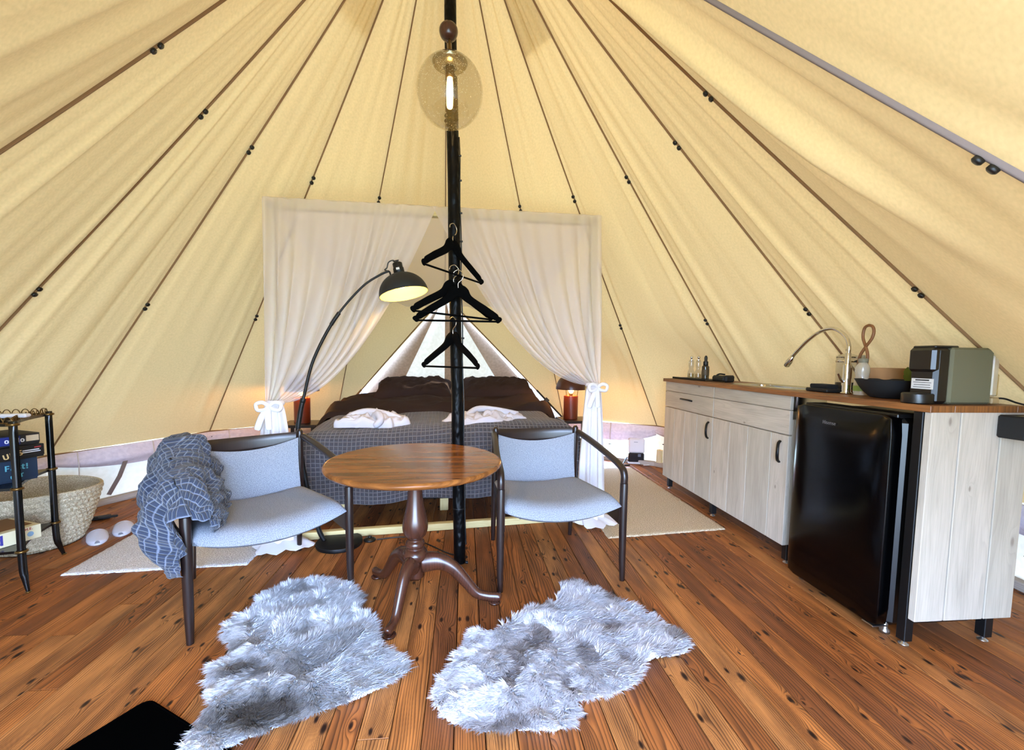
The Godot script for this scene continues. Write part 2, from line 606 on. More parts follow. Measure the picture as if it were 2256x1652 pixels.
		d.grid(24, 10, func(t: float, h: float) -> Vector3:
			var p := e0.lerp(e1, t)
			var sag := deep * (0.35 + 0.65 * pow(sin(PI * clampf(t * 0.94 + 0.03, 0, 1)), 0.7))
			var bel := sin(PI * h) * 0.03 + 0.012 * sin(h * 9.0 + t * 6.0) * h
			return p + Vector3(0, -0.005 - sag * h, 0) + inw * (0.02 + bel), false, false)
		obj("rolled_curtain", d, M.rolled_canvas, w)
		var cp := []
		for k in 9:
			var t := k / 8.0
			cp.append(e0.lerp(e1, t) + inw * 0.012 + Vector3(0, 0.012 * -sin(PI * t), 0))
		obj("eave_cord", T(cp, 0.006, 6), M.seam_tape, w)
		for k in 2:
			var t: float = [0.12, 0.55][k]
			var p := e0.lerp(e1, t) + inw * 0.06
			var q := p + Vector3(0, -0.17 - 0.06 * k, 0) + inw * 0.01
			var cd := obj("toggle_cord", T([p, p.lerp(q, 0.5) + inw * 0.008, q], 0.0035, 5), M.cord_white, w)
			obj("toggle", T([q - inw.cross(Vector3.UP) * 0.018, q + inw.cross(Vector3.UP) * 0.018], 0.005, 6), M.black_plastic, cd)
		var st0 := e0.lerp(e1, 0.4) + inw * 0.03 + Vector3(0, -0.1, 0)
		var st1 := f0.lerp(f1, 0.3) + inw * 0.03 + Vector3(0, 0.06, 0)
		obj("webbing_strap", T([st0, st0.lerp(st1, 0.5) + inw * 0.02, st1], 0.003, 8, 5.0, inw), M.grey_tape, w)
		var knot := e0 + inw * 0.03 + Vector3(0, -0.04, 0)
		obj("eave_clip", B(knot, Vector3(0.035, 0.02, 0.02), 0.003), M.black_plastic, w)
	for s in 2:
		var bb := setting("baseboard_left" if s == 0 else "baseboard_right")
		for i in n - 1:
			var a: float = SEAMS[i]; var b: float = SEAMS[i + 1]
			if (a < -20.0) != (s == 0) or (a >= -28.5 and a < 24.0): continue
			var p := foot(a, 2.83); var q := foot(b, 2.83)
			var dir := (q - p).normalized()
			var bs := Basis(dir.cross(Vector3.UP), Vector3.UP, -dir)
			obj("kerb_board", B((p + q) * 0.5 + Vector3(0, 0.022, 0), Vector3(0.05, 0.044, (q - p).length()), 0.004, 2, Vector2.ZERO, bs), M.kerb_wood, bb)
	# the door end: canvas sides of the A-shaped entrance, the doorway itself open behind the camera
	var wf := setting("wall_front", "canvas sides of the open entrance")
	for s in [-1, 1]:
		var e := eave(141.0 * s); var fl := foot(141.0 * s)
		var dz := 0.5
		var m := MB.new()
		var d0 := Vector3(CX + 1.15 * s, 0, dz); var d1 := Vector3(CX + 0.05 * s, DOOR_TOP.y - 0.03, dz)
		m.grid(10, 10, func(t: float, h: float) -> Vector3:
			return e.lerp(DOOR_TOP, t).lerp(fl.lerp(d0, minf(1.0, t * 2.2)) if t < 0.45 else d0.lerp(d1, (t - 0.45) / 0.55), h), false, s < 0)
		obj("door_side", m, M.wall_canvas, wf)

	var gd := setting("ground", "pale grassy ground around the tent")
	obj("turf", B(Vector3(0, -0.45, -2), Vector3(80, 0.3, 80), 0.0), M.grass, gd)

func floor_boards() -> void:
	var fl := setting("floor", "dark stained pine floor boards with knots")
	obj("subfloor", L([Vector2(0, -0.3), Vector2(3.05, -0.3), Vector2(3.05, -0.04), Vector2(0, -0.04)], 48, at(CX, 0, CZ)), M.matt_black, fl)
	var w := 0.0925
	var rn := RandomNumberGenerator.new()
	rn.seed = 5
	for i in range(-33, 34):
		var x := i * w + 0.021
		var hw := sqrt(maxf(0.0, 9.3 - pow(x - CX, 2)))
		if hw < 0.15: continue
		var z0 := CZ - hw; var z1 := CZ + hw
		var cuts := [z0]
		if rn.randf() < 0.55: cuts.append(lerpf(z0, z1, rn.randf_range(0.25, 0.8)))
		cuts.append(z1)
		for k in cuts.size() - 1:
			var len: float = cuts[k + 1] - cuts[k] - 0.0015
			var mid: float = (cuts[k] + cuts[k + 1]) * 0.5
			var off := Vector2(rn.randf_range(0.0, 0.02) + 0.055, rn.randf_range(0.0, 2.6))
			obj("floor_board", B(Vector3(x, -0.02 + rn.randf_range(-0.0006, 0.0006), mid), Vector3(w - rn.randf_range(0.0020, 0.0042), 0.04, len), 0.0016, 2, off), M["floor_wood_%d" % rn.randi_range(0, 4)], fl)

# ------------------------------------------------------------------ bed, bedding, canopy
func waffle(called: String, puff: Color, rib: Color) -> StandardMaterial3D:
	# one square of a quilted fleece: a soft puff between two ribs, repeated over the cloth
	var im := Image.create(32, 32, false, Image.FORMAT_RGB8)
	var hm := Image.create(32, 32, false, Image.FORMAT_L8)
	var rn := RandomNumberGenerator.new()
	rn.seed = 9
	for j in 32:
		for i in 32:
			var x := absf(i + 0.5 - 16.0) / 16.0
			var y := absf(j + 0.5 - 16.0) / 16.0
			var m := maxf(x, y)
			var k := smoothstep(0.74, 0.92, m)
			im.set_pixel(i, j, puff.lerp(rib, k * 0.9 + rn.randf_range(-0.06, 0.06)))
			hm.set_pixel(i, j, Color.from_hsv(0, 0, (1.0 - pow(x, 4.0)) * (1.0 - pow(y, 4.0))))
	var m := mat(called, Color.WHITE, 0.95)
	m.albedo_texture = ImageTexture.create_from_image(im)
	m.heightmap_enabled = true
	m.heightmap_texture = ImageTexture.create_from_image(hm)
	m.heightmap_scale = 0.7
	m.metallic_specular = 0.2
	m.rim_enabled = true
	m.rim = 0.4
	return m

func pillow(w: float, h: float, d: float, sd: int) -> MB:
	# a stuffed pillow lying in x,y with pinched corners
	var b := MB.new()
	var nz := noise(sd, 3.0, 2)
	for side in [-1.0, 1.0]:
		b.grid(22, 16, func(u: float, t: float) -> Vector3:
			var x := u * 2.0 - 1.0
			var y := t * 2.0 - 1.0
			var edge := (1.0 - pow(absf(x), 5.0)) * (1.0 - pow(absf(y), 5.0))
			var pin := 1.0 - 0.07 * (1.0 - absf(y)) * absf(x) * absf(x)
			var pin2 := 1.0 - 0.10 * (1.0 - absf(x)) * y * y
			return Vector3(x * w * 0.5 * pin, y * h * 0.5 * pin2, side * d * 0.5 * pow(edge, 0.55) * (1.0 + 0.35 * nz.get_noise_2d(x * 1.3, y + side * 4.0))), false, side < 0)
	return b

func robe(sd: int, w: float, d: float, h: float) -> MB:
	# a bathrobe folded into a loose bundle
	var b := MB.new()
	var nz := noise(sd, 2.2, 3)
	var nf := noise(sd + 5, 1.1, 1)
	b.grid(64, 18, func(u: float, t: float) -> Vector3:
		var a := u * TAU
		var rr := 1.0 + 0.22 * nf.get_noise_2d(cos(a) * 1.2, sin(a) * 1.2) + 0.07 * nz.get_noise_2d(cos(a) * 2.0, sin(a) * 2.0)
		var r := sin(t * PI * 0.5)
		var sx := signf(cos(a)) * pow(absf(cos(a)), 0.75)
		var sz := signf(sin(a)) * pow(absf(sin(a)), 0.75)
		var x := sx * w * 0.5 * rr * r
		var z := sz * d * 0.5 * rr * r
		var y := h * pow(cos(t * PI * 0.5), 0.55)
		var q := nz.get_noise_2d(x * 6.0 + 0.6 * z, z * 4.0)
		return Vector3(x, maxf(0.0, y * (1.0 + 0.75 * q) + (0.016 * (absf(sin(x * 15.0 + z * 9.0 + 3.0 * q)) - 0.5) + 0.010 * absf(sin(z * 30.0 - x * 12.0 + 4.0 * q))) * cos(t * PI * 0.5)), z), true, false)
	return b

func bed_and_canopy() -> void:
	var duv := cloth("brown_linen", 30, Color(0.17, 0.125, 0.11), Color(0.24, 0.185, 0.165), 0.25, 3.0, 0.9)
	cloth("terry", 31, Color(0.76, 0.75, 0.78), Color(0.88, 0.87, 0.89), 0.4, 4.0, 1.0, 4.0)
	waffle("waffle_blanket", Color(0.275, 0.27, 0.295), Color(0.48, 0.47, 0.485))
	var sheer := mat("sheer_voile", Color(0.97, 0.96, 0.98, 0.55), 0.95)
	sheer.transparency = BaseMaterial3D.TRANSPARENCY_ALPHA
	sheer.backlight_enabled = true
	sheer.backlight = Color(0.8, 0.8, 0.8)
	sheer.metallic_specular = 0.1
	var frost := mat("tied_voile", Color(0.95, 0.95, 0.97), 0.95)
	frost.backlight_enabled = true
	frost.backlight = Color(0.6, 0.6, 0.6)

	# --- bed
	var bed := thing("bed", "low double bed with wooden slatted base behind the round table", "bed", Vector3(-0.13, 0, -2.84), 3.0)
	obj("bed_base", B(Vector3(0, 0.20, -0.92), Vector3(1.62, 0.10, 1.78), 0.01), M.matt_black, bed)
	obj("mattress", B(Vector3(0, 0.42, -0.91), Vector3(1.78, 0.34, 1.82), 0.06), M.terry, bed)
	for x in [-0.7, 0.0, 0.7]:
		for z in [-0.25, -1.75]:
			obj("leg", B(Vector3(x, 0.08, z), Vector3(0.06, 0.16, 0.06), 0.004), M.pine, bed)
	# --- quilted blanket over the foot of the bed
	var nz := noise(33, 1.6, 3)
	var bl := MB.new()
	var W := 1.83; var top := 0.612; var front := 0.02
	bl.grid(150, 110, func(u: float, t: float) -> Vector3:
		var s := (u - 0.5) * 2.68                         # across
		var q := t * 1.78                                 # from the front hem backwards
		var hang := 0.43
		var dz := maxf(0.0, hang - q)
		var dx := maxf(0.0, absf(s) - W * 0.5)
		var drop := maxf(dz, dx * 0.95)
		var x := clampf(s, -W * 0.5, W * 0.5)
		var z := front - maxf(0.0, q - hang)
		# round the edges
		var rz := clampf(1.0 - (q - hang) / 0.10, 0.0, 1.0) if q > hang else 1.0
		var rx := clampf(1.0 - (W * 0.5 - absf(s)) / 0.10, 0.0, 1.0) if dx == 0.0 else 1.0
		var y := top - drop - 0.05 * maxf(rz * rz if dz == 0.0 else 1.0, rx * rx if dx == 0.0 else 1.0)
		var out_z := 0.02 * sin(s * 11.0) * clampf(dz / 0.3, 0.0, 1.0) + 0.03 * clampf(dz / 0.1, 0, 1)
		var out_x := signf(s) * (0.03 * clampf(dx / 0.1, 0, 1) + 0.02 * sin(q * 12.0) * clampf(dx / 0.3, 0, 1))
		y += 0.018 * nz.get_noise_2d(s * 0.9, q * 0.9) + 0.03 * exp(-pow((q - hang - 0.15) / 0.25, 2.0)) * sin(s * 2.4 + 0.6) * (1.0 if dx == 0.0 and dz == 0.0 else 0.6)
		y += 0.03 * sin(s * 1.7 + 1.0) * clampf(dz / 0.4, 0, 1)
		return Vector3(x + out_x, y + 0.025, z + out_z), false, false, 2.68 / 0.027, 1.78 / 0.027)
	var blo := obj("quilted_blanket", bl, M.waffle_blanket, self)
	blo.position = bed.position
	blo.rotation = bed.rotation
	tag(blo, "slate blue grey waffle blanket spread over the foot of the bed", "blanket")
	# --- dark duvet over the head half
	var dn := noise(36, 1.5, 3)
	var du := MB.new()
	du.grid(70, 44, func(u: float, t: float) -> Vector3:
		var s := (u - 0.5) * 2.06
		var z := -0.78 - 1.04 * t + 0.28 * (0.5 - u) * (1.0 - t) - 0.03 * sin(u * 19.0) * (1.0 - t)
		var lip := pow(clampf(t / 0.10, 0.0, 1.0), 0.5) * pow(clampf((1.0 - t) / 0.08, 0.0, 1.0), 0.5)
		var side := maxf(0.0, absf(s) - 0.90)
		var y := 0.615 + 0.10 * lip * (1.0 + 0.5 * dn.get_noise_2d(s * 1.2, z * 1.6)) + 0.022 * sin(z * 15.0 + s * 2.5 + 2.0 * dn.get_noise_2d(s, z)) * lip
		y -= side * side * 9.0 + side * 0.5
		return Vector3(s, y, z), false, false)
	var duo := obj("duvet", du, duv, self)
	duo.position = bed.position; duo.rotation = bed.rotation
	tag(duo, "dark brown rumpled duvet folded over the head half of the bed", "duvet")
	for k in 2:
		var p := obj("pillow", pillow(0.76, 0.46, 0.20, 50 + k), duv, self)
		p.transform = Transform3D(Basis(Vector3.UP, deg_to_rad([2.0, 5.0][k])) * Basis(Vector3.RIGHT, deg_to_rad(-73.0)), Vector3([-0.50, 0.33][k], [0.765, 0.77][k], [-4.36, -4.39][k]))
		tag(p, ["dark brown pillow on the left side of the bed", "dark brown pillow on the right side, nearer the lit lamp"][k], "pillow", "pillows at the head of the bed")
	for k in 2:
		var r := thing("bathrobe", ["white towelling robe folded on the blanket's left side", "white towelling robe folded on the blanket right of the black pole"][k], "robe", [Vector3(-0.62, 0.628, -3.02), Vector3(0.15, 0.628, -3.06)][k], [4.0, 12.0][k], "white robes on the bed")
		obj("folded_cloth", robe(60 + k, [0.48, 0.56][k], 0.27, 0.070), M.terry, r)
		if k == 0:
			obj("sleeve", T(smooth([Vector3(0.0, 0.06, 0.05), Vector3(0.04, 0.080, 0.09), Vector3(0.06, 0.05, 0.14), Vector3(0.02, 0.012, 0.155)], 5), [0.02, 0.025, 0.03, 0.032, 0.034, 0.035, 0.035, 0.035, 0.034, 0.034, 0.033, 0.032, 0.032, 0.03, 0.026, 0.014], 10, 0.7), M.terry, r)
			obj("collar", T(smooth([Vector3(-0.21, 0.035, 0.03), Vector3(-0.07, 0.085, -0.01), Vector3(0.06, 0.080, 0.03), Vector3(0.20, 0.04, 0.02)], 5), [0.012, 0.02, 0.026, 0.03, 0.03, 0.03, 0.03, 0.03, 0.03, 0.03, 0.03, 0.028, 0.026, 0.024, 0.02, 0.012], 10, 0.7), M.terry, r)
		else:
			obj("collar", T(smooth([Vector3(-0.25, 0.02, 0.09), Vector3(-0.17, 0.05, 0.04), Vector3(-0.06, 0.105, -0.02), Vector3(0.08, 0.095, -0.03), Vector3(0.25, 0.06, -0.02)], 5), 0.024, 10, 0.75), M.terry, r)

	# --- canopy frame at the foot of the bed
	var can := thing("bed_canopy", "pine canopy frame hung with white sheer tied-back curtains", "canopy", Vector3(-0.125, 0, -2.725), 7.4)
	var hw := 0.975; var ht := 1.985; var tilt := 0.032
	for s in [-1, 1]:
		obj("post", B(Vector3(hw * s, (ht + hw * s * tilt) * 0.5, 0), Vector3(0.045, ht + hw * s * tilt, 0.045), 0.003, 1), M.pine, can)
	obj("top_bar", B(Vector3(0, ht - 0.012, 0), Vector3(hw * 2 + 0.04, 0.045, 0.045), 0.003, 0, Vector2.ZERO, Basis(Vector3.BACK, tilt)), M.pine, can)
	obj("floor_rail", B(Vector3(0, 0.0235, 0.005), Vector3(hw * 2 - 0.05, 0.045, 0.04), 0.003, 0), M.pine, can)
	var mid := -0.06
	for s in [-1, 1]:
		# s = -1 the left curtain; «a» runs from the post to the free edge
		var tie := Vector3((-0.955 if s < 0 else 0.965), (0.83 if s < 0 else 0.93), 0.062)
		var x0: float = (hw + 0.03) * s
		var x1 := mid + (0.005 if s < 0 else -0.02)
		var cu := MB.new()
		cu.grid(180, 40, func(a: float, t: float) -> Vector3:
			var px := lerpf(x0, x1, a)
			var p0 := Vector3(px, ht + 0.012 + px * tilt, 0.046)
			var p2 := tie + Vector3((-0.05 + 0.10 * a) * -s, 0, 0)
			var w1 := 0.48 * a
			var p1 := Vector3(lerpf(px, tie.x, 0.50 * a + 0.02), lerpf(1.35, tie.y + 0.04, pow(a, 0.8)), 0.065)
			p1.x = lerpf(p0.x, p1.x, 1.0)
			var p := p0.lerp(p1, t).lerp(p1.lerp(p2, t), t)
			var ph := a * 10.0 * TAU + 2.2 * sin(a * 9.0) + t * 0.8
			var amp := lerpf(0.005, 0.022, sin(PI * clampf(t * 0.85 + 0.06, 0, 1)))
			p.z += amp * sin(ph) + 0.5 * amp * sin(ph * 0.37 + 1.0)
			p.x += 0.5 * amp * cos(ph) * (0.3 + 0.7 * t)
			return p, false, s > 0)
		# the heading wrapped over the bar to the back
		cu.grid(60, 5, func(a: float, t: float) -> Vector3:
			var an := PI * t
			return Vector3(lerpf(x0, x1, a) + 0.002 * sin(a * 90.0), ht + 0.012 + lerpf(x0, x1, a) * tilt + 0.012 * sin(an) - 0.10 * maxf(0.0, t - 0.6), 0.046 * cos(an) + 0.002 * sin(a * 70.0)), false, s < 0)
		var c := obj("curtain", cu, sheer, can)
		var sk := MB.new()
		sk.grid(72, 24, func(a: float, t: float) -> Vector3:
			var an := a * TAU
			var rx := lerpf(0.042, [0.11, 0.095][0 if s < 0 else 1], pow(t, 0.6)) * (1.0 + 0.16 * sin(an * 9.0 + 1.5 * t) * t + 0.08 * sin(an * 5.0))
			var rz := lerpf(0.036, 0.07, pow(t, 0.6)) * (1.0 + 0.2 * sin(an * 9.0 + 1.5 * t))
			return Vector3(tie.x + 0.005 * s + cos(an) * rx + s * -0.0 * t, lerpf(tie.y, 0.015, t), tie.z + 0.01 + sin(an) * rz), true, false)
		obj("curtain_tail", sk, frost, can)
		var pd := MB.new()
		pd.grid(40, 6, func(a: float, t: float) -> Vector3:
			var an := a * TAU
			var r := lerpf(0.09, 0.155, t) * (1.0 + 0.15 * sin(an * 4.0) + 0.08 * sin(an * 9.0))
			return Vector3(tie.x + cos(an) * r + 0.03 * t, 0.035 * (1.0 - t) + 0.016 + 0.006 * sin(an * 11.0) * t + 0.006, tie.z + 0.05 * t + sin(an) * r * 0.72), true, false)
		obj("hem_on_floor", pd, frost, can)
		var band := obj("tie_band", L([Vector2(0.036, -0.016), Vector2(0.046, -0.008), Vector2(0.048, 0.0), Vector2(0.046, 0.009), Vector2(0.036, 0.017)], 20, at(tie.x, tie.y, tie.z + 0.008)), frost, can)
		for k in 2:
			var sx := -1.0 if k == 0 else 1.0
			var bw := tie + Vector3(-0.02 if s < 0 else 0.015, -0.012, 0.055)
			obj("bow_loop", T(smooth([bw, bw + Vector3(0.03 * sx, 0.022, 0.01), bw + Vector3(0.062 * sx, 0.012, 0.012), bw + Vector3(0.055 * sx, -0.02, 0.012), bw + Vector3(0.02 * sx, -0.018, 0.008), bw], 4), 0.011, 8, 0.6), frost, band)
			obj("bow_end", T(smooth([bw, bw + Vector3(0.016 * sx - 0.02, -0.06, 0.014), bw + Vector3(0.03 * sx - 0.03, -0.13, 0.012)], 5), [0.003, 0.004, 0.004, 0.004, 0.005, 0.005, 0.005, 0.005, 0.005, 0.005, 0.004], 8, 3.6, Vector3.BACK), frost, band)
	# a sheer ceiling cloth running back from the bar down to the roof
	var ce := MB.new()
	ce.grid(40, 30, func(a: float, t: float) -> Vector3:
		var w := lerpf(hw, 0.72, t)
		return Vector3(lerpf(-w, w, a) + 0.12 * t, lerpf(ht + 0.01 + lerpf(-w, w, a) * tilt, 1.60, t) - 0.10 * sin(PI * t) - 0.03 * sin(PI * a) * t + 0.012 * sin(a * 42.0) * (0.3 + t), lerpf(0.0, -1.42, t)), false, true)
	obj("ceiling_cloth", ce, sheer, can)

	# --- bedside stands and their mushroom lamps (the lamps' light in lamps())
	for k in 2:
		var p: Vector3 = [Vector3(-1.40, 0, -3.86), Vector3(1.03, 0.0125, -3.92)][k]
		var nt := thing("bedside_stand", ["small dark bedside stand left of the bed", "small dark bedside stand right of the bed"][k], "nightstand", p, [3.0, 4.0][k], "bedside stands")
		var hh: float = [0.52, 0.5325][k]
		obj("top", B(Vector3(0, hh - 0.0125, 0), Vector3(0.30, 0.025, 0.30), 0.004, 0), M.wenge, nt)
		for x in [-0.12, 0.12]:
			for z in [-0.12, 0.12]:
				obj("leg", B(Vector3(x, (hh - 0.025) * 0.5, z), Vector3(0.03, hh - 0.025, 0.03), 0.003), M.wenge, nt)
		obj("shelf", B(Vector3(0, 0.2, 0), Vector3(0.27, 0.02, 0.27), 0.003, 0), M.wenge, nt)

# ------------------------------------------------------------------ kitchen along the right side
const KX := 1.72

func handle_bow(z: float, y: float, h: float) -> MB:
	var p := []
	for k in 13:
		var t := k / 12.0
		p.append(Vector3(KX - 0.004 - 0.030 * pow(sin(PI * t), 0.6), y + h * (t - 0.5), z + 0.022 * sin(PI * t)))
	return T(p, 0.006, 8, 1.4)

func kitchen() -> void:
	var steel := mat("steel", Color(0.78, 0.78, 0.76), 0.22, 1.0)
	var chrome := mat("chrome", Color(0.86, 0.86, 0.86), 0.08, 1.0)
	var nw := 0
	var feet := mat("foot_metal", Color(0.7, 0.7, 0.7), 0.3, 1.0)
	for k in 2:
		var z0: float = [-3.55, -2.826][k]
		var z1: float = [-2.830, -2.122][k]
		var mid := (z0 + z1) * 0.5
		var len := z1 - z0
		var u := thing("kitchen_cabinet", ["whitewashed cabinet with a drawer handle at the far end of the kitchen", "whitewashed sink cabinet beside the black fridge"][k], "cabinet", Vector3.ZERO, 0.0, "whitewashed kitchen cabinets")
		obj("carcass", B(Vector3(KX + 0.20, 0.505 if k == 0 else 0.45, mid), Vector3(0.36, 0.80 if k == 0 else 0.69, len - 0.006), 0.003), M.washed_wood_1, u)
		obj("top_rail", B(Vector3(KX + 0.01, 0.882, mid), Vector3(0.02, 0.076, len - 0.003), 0.002, 2, Vector2(0.03 * k, 0.2)), M["washed_wood_%d" % k], u)
		var dr := obj("drawer", B(Vector3(KX + 0.01, 0.776, mid), Vector3(0.02, 0.130, len - 0.003), 0.002, 2, Vector2(0.1, 0.5 * k)), M["washed_wood_%d" % ((k + 1) % 3)], u)
		if k == 0:
			obj("handle", T([Vector3(KX, 0.792, -3.25), Vector3(KX - 0.022, 0.797, -3.245), Vector3(KX - 0.022, 0.797, -3.12), Vector3(KX, 0.792, -3.115)], 0.0065, 8, 1.5), M.black_iron, dr)
		var door := Node3D.new()
		door.name = "door"
		u.add_child(door)
		var cuts: Array = [[z0, -3.375, -3.212, -3.033, z1], [z0, -2.633, -2.454, -2.252, z1]][k]
		for i in cuts.size() - 1:
			var a: float = cuts[i]
			var b: float = cuts[i + 1]
			nw += 1
			obj("board", B(Vector3(KX + 0.01, 0.405, (a + b) * 0.5), Vector3(0.02, 0.600, b - a - 0.0035), 0.002, 1, Vector2(nw * 0.07, nw * 0.31)), M["washed_wood_%d" % (nw % 3)], door)
		obj("handle", handle_bow([-2.875, -2.178][k], 0.611, 0.115), M.black_iron, door)
		for z in ([z0 + 0.05, z1 - 0.02] if k == 0 else [z1 - 0.02]):
			for x in [KX + 0.045, KX + 0.36]:
				var lg := obj("leg", B(Vector3(x, 0.063, z), Vector3(0.035, 0.09, 0.035), 0.002), M.black_iron, u)
				obj("foot", L([Vector2(0, 0), Vector2(0.016, 0), Vector2(0.016, 0.004), Vector2(0.006, 0.008), Vector2(0.006, 0.02), Vector2(0, 0.02)], 12, at(x, 0, z)), feet, lg)
	# end panel: three upright boards on two legs
	var ep := thing("end_panel", "whitewashed board panel closing the near end of the kitchen", "panel")
	var xs := [1.705, 1.829, 1.999, 2.125]
	for i in 3:
		obj("board", B(Vector3((xs[i] + xs[i + 1]) * 0.5, 0.520, -1.433), Vector3(xs[i + 1] - xs[i] - 0.006, 0.805, 0.026), 0.002, 1, Vector2(0.06 * i + 0.01, 0.37 * i)), M["washed_wood_%d" % ((i * 2) % 3)], ep)
	obj("batten", B(Vector3(1.92, 0.85, -1.455), Vector3(0.36, 0.05, 0.016), 0.002, 0), M.washed_wood_1, ep)
	for x in [1.722, 2.07]:
		var lg := obj("leg", B(Vector3(x, 0.47, -1.465), Vector3(0.035, 0.90, 0.035), 0.002), M.black_iron, ep)
		obj("foot", L([Vector2(0, 0), Vector2(0.017, 0), Vector2(0.017, 0.005), Vector2(0.007, 0.01), Vector2(0.007, 0.022), Vector2(0, 0.022)], 12, at(x, 0, -1.465)), feet, lg)
	# worktop, cut out for the sink
	var top := thing("worktop", "dark brown oiled wooden worktop along the kitchen", "worktop")
	var sx0 := 1.80; var sx1 := 2.06; var sz0 := -2.78; var sz1 := -2.20
	var ty := 0.933
	for r in [[1.700, sx0, -3.563, -1.419], [sx1, 2.105, -3.563, -1.419], [sx0, sx1, -3.563, sz0], [sx0, sx1, sz1, -1.419]]:
		obj("worktop_plank", B(Vector3((r[0] + r[1]) * 0.5, ty, (r[2] + r[3]) * 0.5), Vector3(r[1] - r[0], 0.026, r[3] - r[2]), 0.0015, 2, Vector2(r[0] - 1.7, r[2])), M.counter_wood, top)
	var yt := ty + 0.013
	# sink
	var sk := thing("sink", "inset stainless steel sink with a rounded rim", "sink")
	var rim := MB.new()
	var rr := func(a: float, hx: float, hz: float, r: float) -> Vector2:
		# rounded rectangle by angle
		var c := Vector2(cos(a), sin(a))
		var s := pow(pow(absf(c.x), 7.0) + pow(absf(c.y), 7.0), -1.0 / 7.0)
		return Vector2(c.x * s * hx, c.y * s * hz)
	var prof := [[0.0, 0.0], [0.006, 0.004], [0.024, 0.004], [0.030, -0.004], [0.034, -0.10], [0.05, -0.125], [0.14, -0.128]]
	rim.grid(64, 6, func(u: float, v: float) -> Vector3:
		var k: int = roundi(v * 6.0)
		var p: Vector2 = rr.call(u * TAU, 0.145 - prof[k][0], 0.305 - prof[k][0], 0.05)
		return Vector3(1.93 + p.x, yt + 0.0005 + prof[k][1], -2.49 + p.y), true, true)
	obj("basin", rim, steel, sk)
	obj("drain", L([Vector2(0, 0), Vector2(0.03, 0), Vector2(0.03, 0.003), Vector2(0.02, 0.001), Vector2(0, 0.001)], 20, at(1.93, yt - 0.127, -2.49)), chrome, sk)
	# fridge
	var fr := thing("fridge", "black retro refrigerator under the worktop with a glossy rounded door", "fridge")
	var gloss := mat("fridge_gloss", Color(0.006, 0.006, 0.008), 0.16)
	gloss.metallic_specular = 0.35
	var fbody := mat("fridge_body", Color(0.008, 0.008, 0.009), 0.35)
	obj("body", B(Vector3(1.905, 0.46, -1.755), Vector3(0.40, 0.85, 0.48), 0.02), fbody, fr)
	var dm := MB.new()
	dm.grid(64, 22, func(u: float, v: float) -> Vector3:
		# bowed door: outline in y,z with rounded corners, swelling towards the room
		var p: Vector2 = rr.call(u * TAU, 1.0, 1.0, 0.0)
		var n := 28.0
		var c := Vector2(cos(u * TAU), sin(u * TAU))
		var s := pow(pow(absf(c.x), n) + pow(absf(c.y), n), -1.0 / n)
		p = c * s
		var k := v
		var x := 1.70
		var q := 1.0
		if k < 0.35:
			x = 1.70 - 0.045 * (k / 0.35)
		else:
			var a := (k - 0.35) / 0.65 * PI * 0.5
			q = 1.0 - (1.0 - cos(a)) * (1.0 if k > 0.9 else 1.0)
			q = cos(a)
			x = 1.655 - 0.018 * (1.0 - pow(q, 7.0)) 
		return Vector3(x, 0.466 + p.y * q * 0.428, -1.757 + p.x * q * 0.243), true, false)
	obj("door", dm, gloss, fr)
	obj("gasket", B(Vector3(1.703, 0.466, -1.757), Vector3(0.012, 0.83, 0.465), 0.002), M.matt_black, fr)
	obj("control_strip", B(Vector3(1.74, 0.893, -1.757), Vector3(0.10, 0.016, 0.46), 0.003), M.black_plastic, fr)
	for z in [-1.54, -1.97]:
		obj("foot", L([Vector2(0, 0), Vector2(0.018, 0), Vector2(0.018, 0.012), Vector2(0.01, 0.02), Vector2(0.01, 0.045), Vector2(0, 0.045)], 12, at(1.72, 0, z)), feet, fr)
	obj("hinge_plate", B(Vector3(1.69, 0.032, -1.555), Vector3(0.07, 0.006, 0.05), 0.001), feet, fr)
	var tm := TextMesh.new()
	tm.text = "Hisense"
	tm.font_size = 20
	tm.pixel_size = 0.001
	tm.depth = 0.0012
	tm.font = SystemFont.new()
	tm.font.font_names = PackedStringArray(["Droid Sans"])
	var lt := obj("lettering", tm, mat("silver_print", Color(0.55, 0.55, 0.56), 0.3, 0.8), fr)
	lt.transform = Transform3D(Basis(Vector3.UP, -PI / 2), Vector3(1.6368, 0.828, -1.785))
	# socket box on the end panel
	var so := thing("socket_box", "black power socket box fixed to the end panel under the worktop", "socket")
	obj("housing", B(Vector3(2.075, 0.872, -1.375), Vector3(0.20, 0.085, 0.088), 0.006), M.matt_black, so)
	obj("socket_face", L([Vector2(0, 0), Vector2(0.028, 0), Vector2(0.030, 0.004), Vector2(0.024, 0.006), Vector2(0.022, 0.001), Vector2(0, 0.001)], 20, Transform3D(Basis(Vector3.RIGHT, PI / 2), Vector3(2.055, 0.868, -1.331))), M.black_plastic, so)
	obj("plug", T([Vector3(2.055, 0.868, -1.331), Vector3(2.055, 0.868, -1.318)], 0.017, 14), M.black_iron, so)
	obj("lid", B(Vector3(2.075, 0.905, -1.345), Vector3(0.19, 0.008, 0.05), 0.002, 1, Vector2.ZERO, Basis(Vector3.RIGHT, 0.35)), mat("smoked_lid", Color(0.24, 0.23, 0.14), 0.25), so)

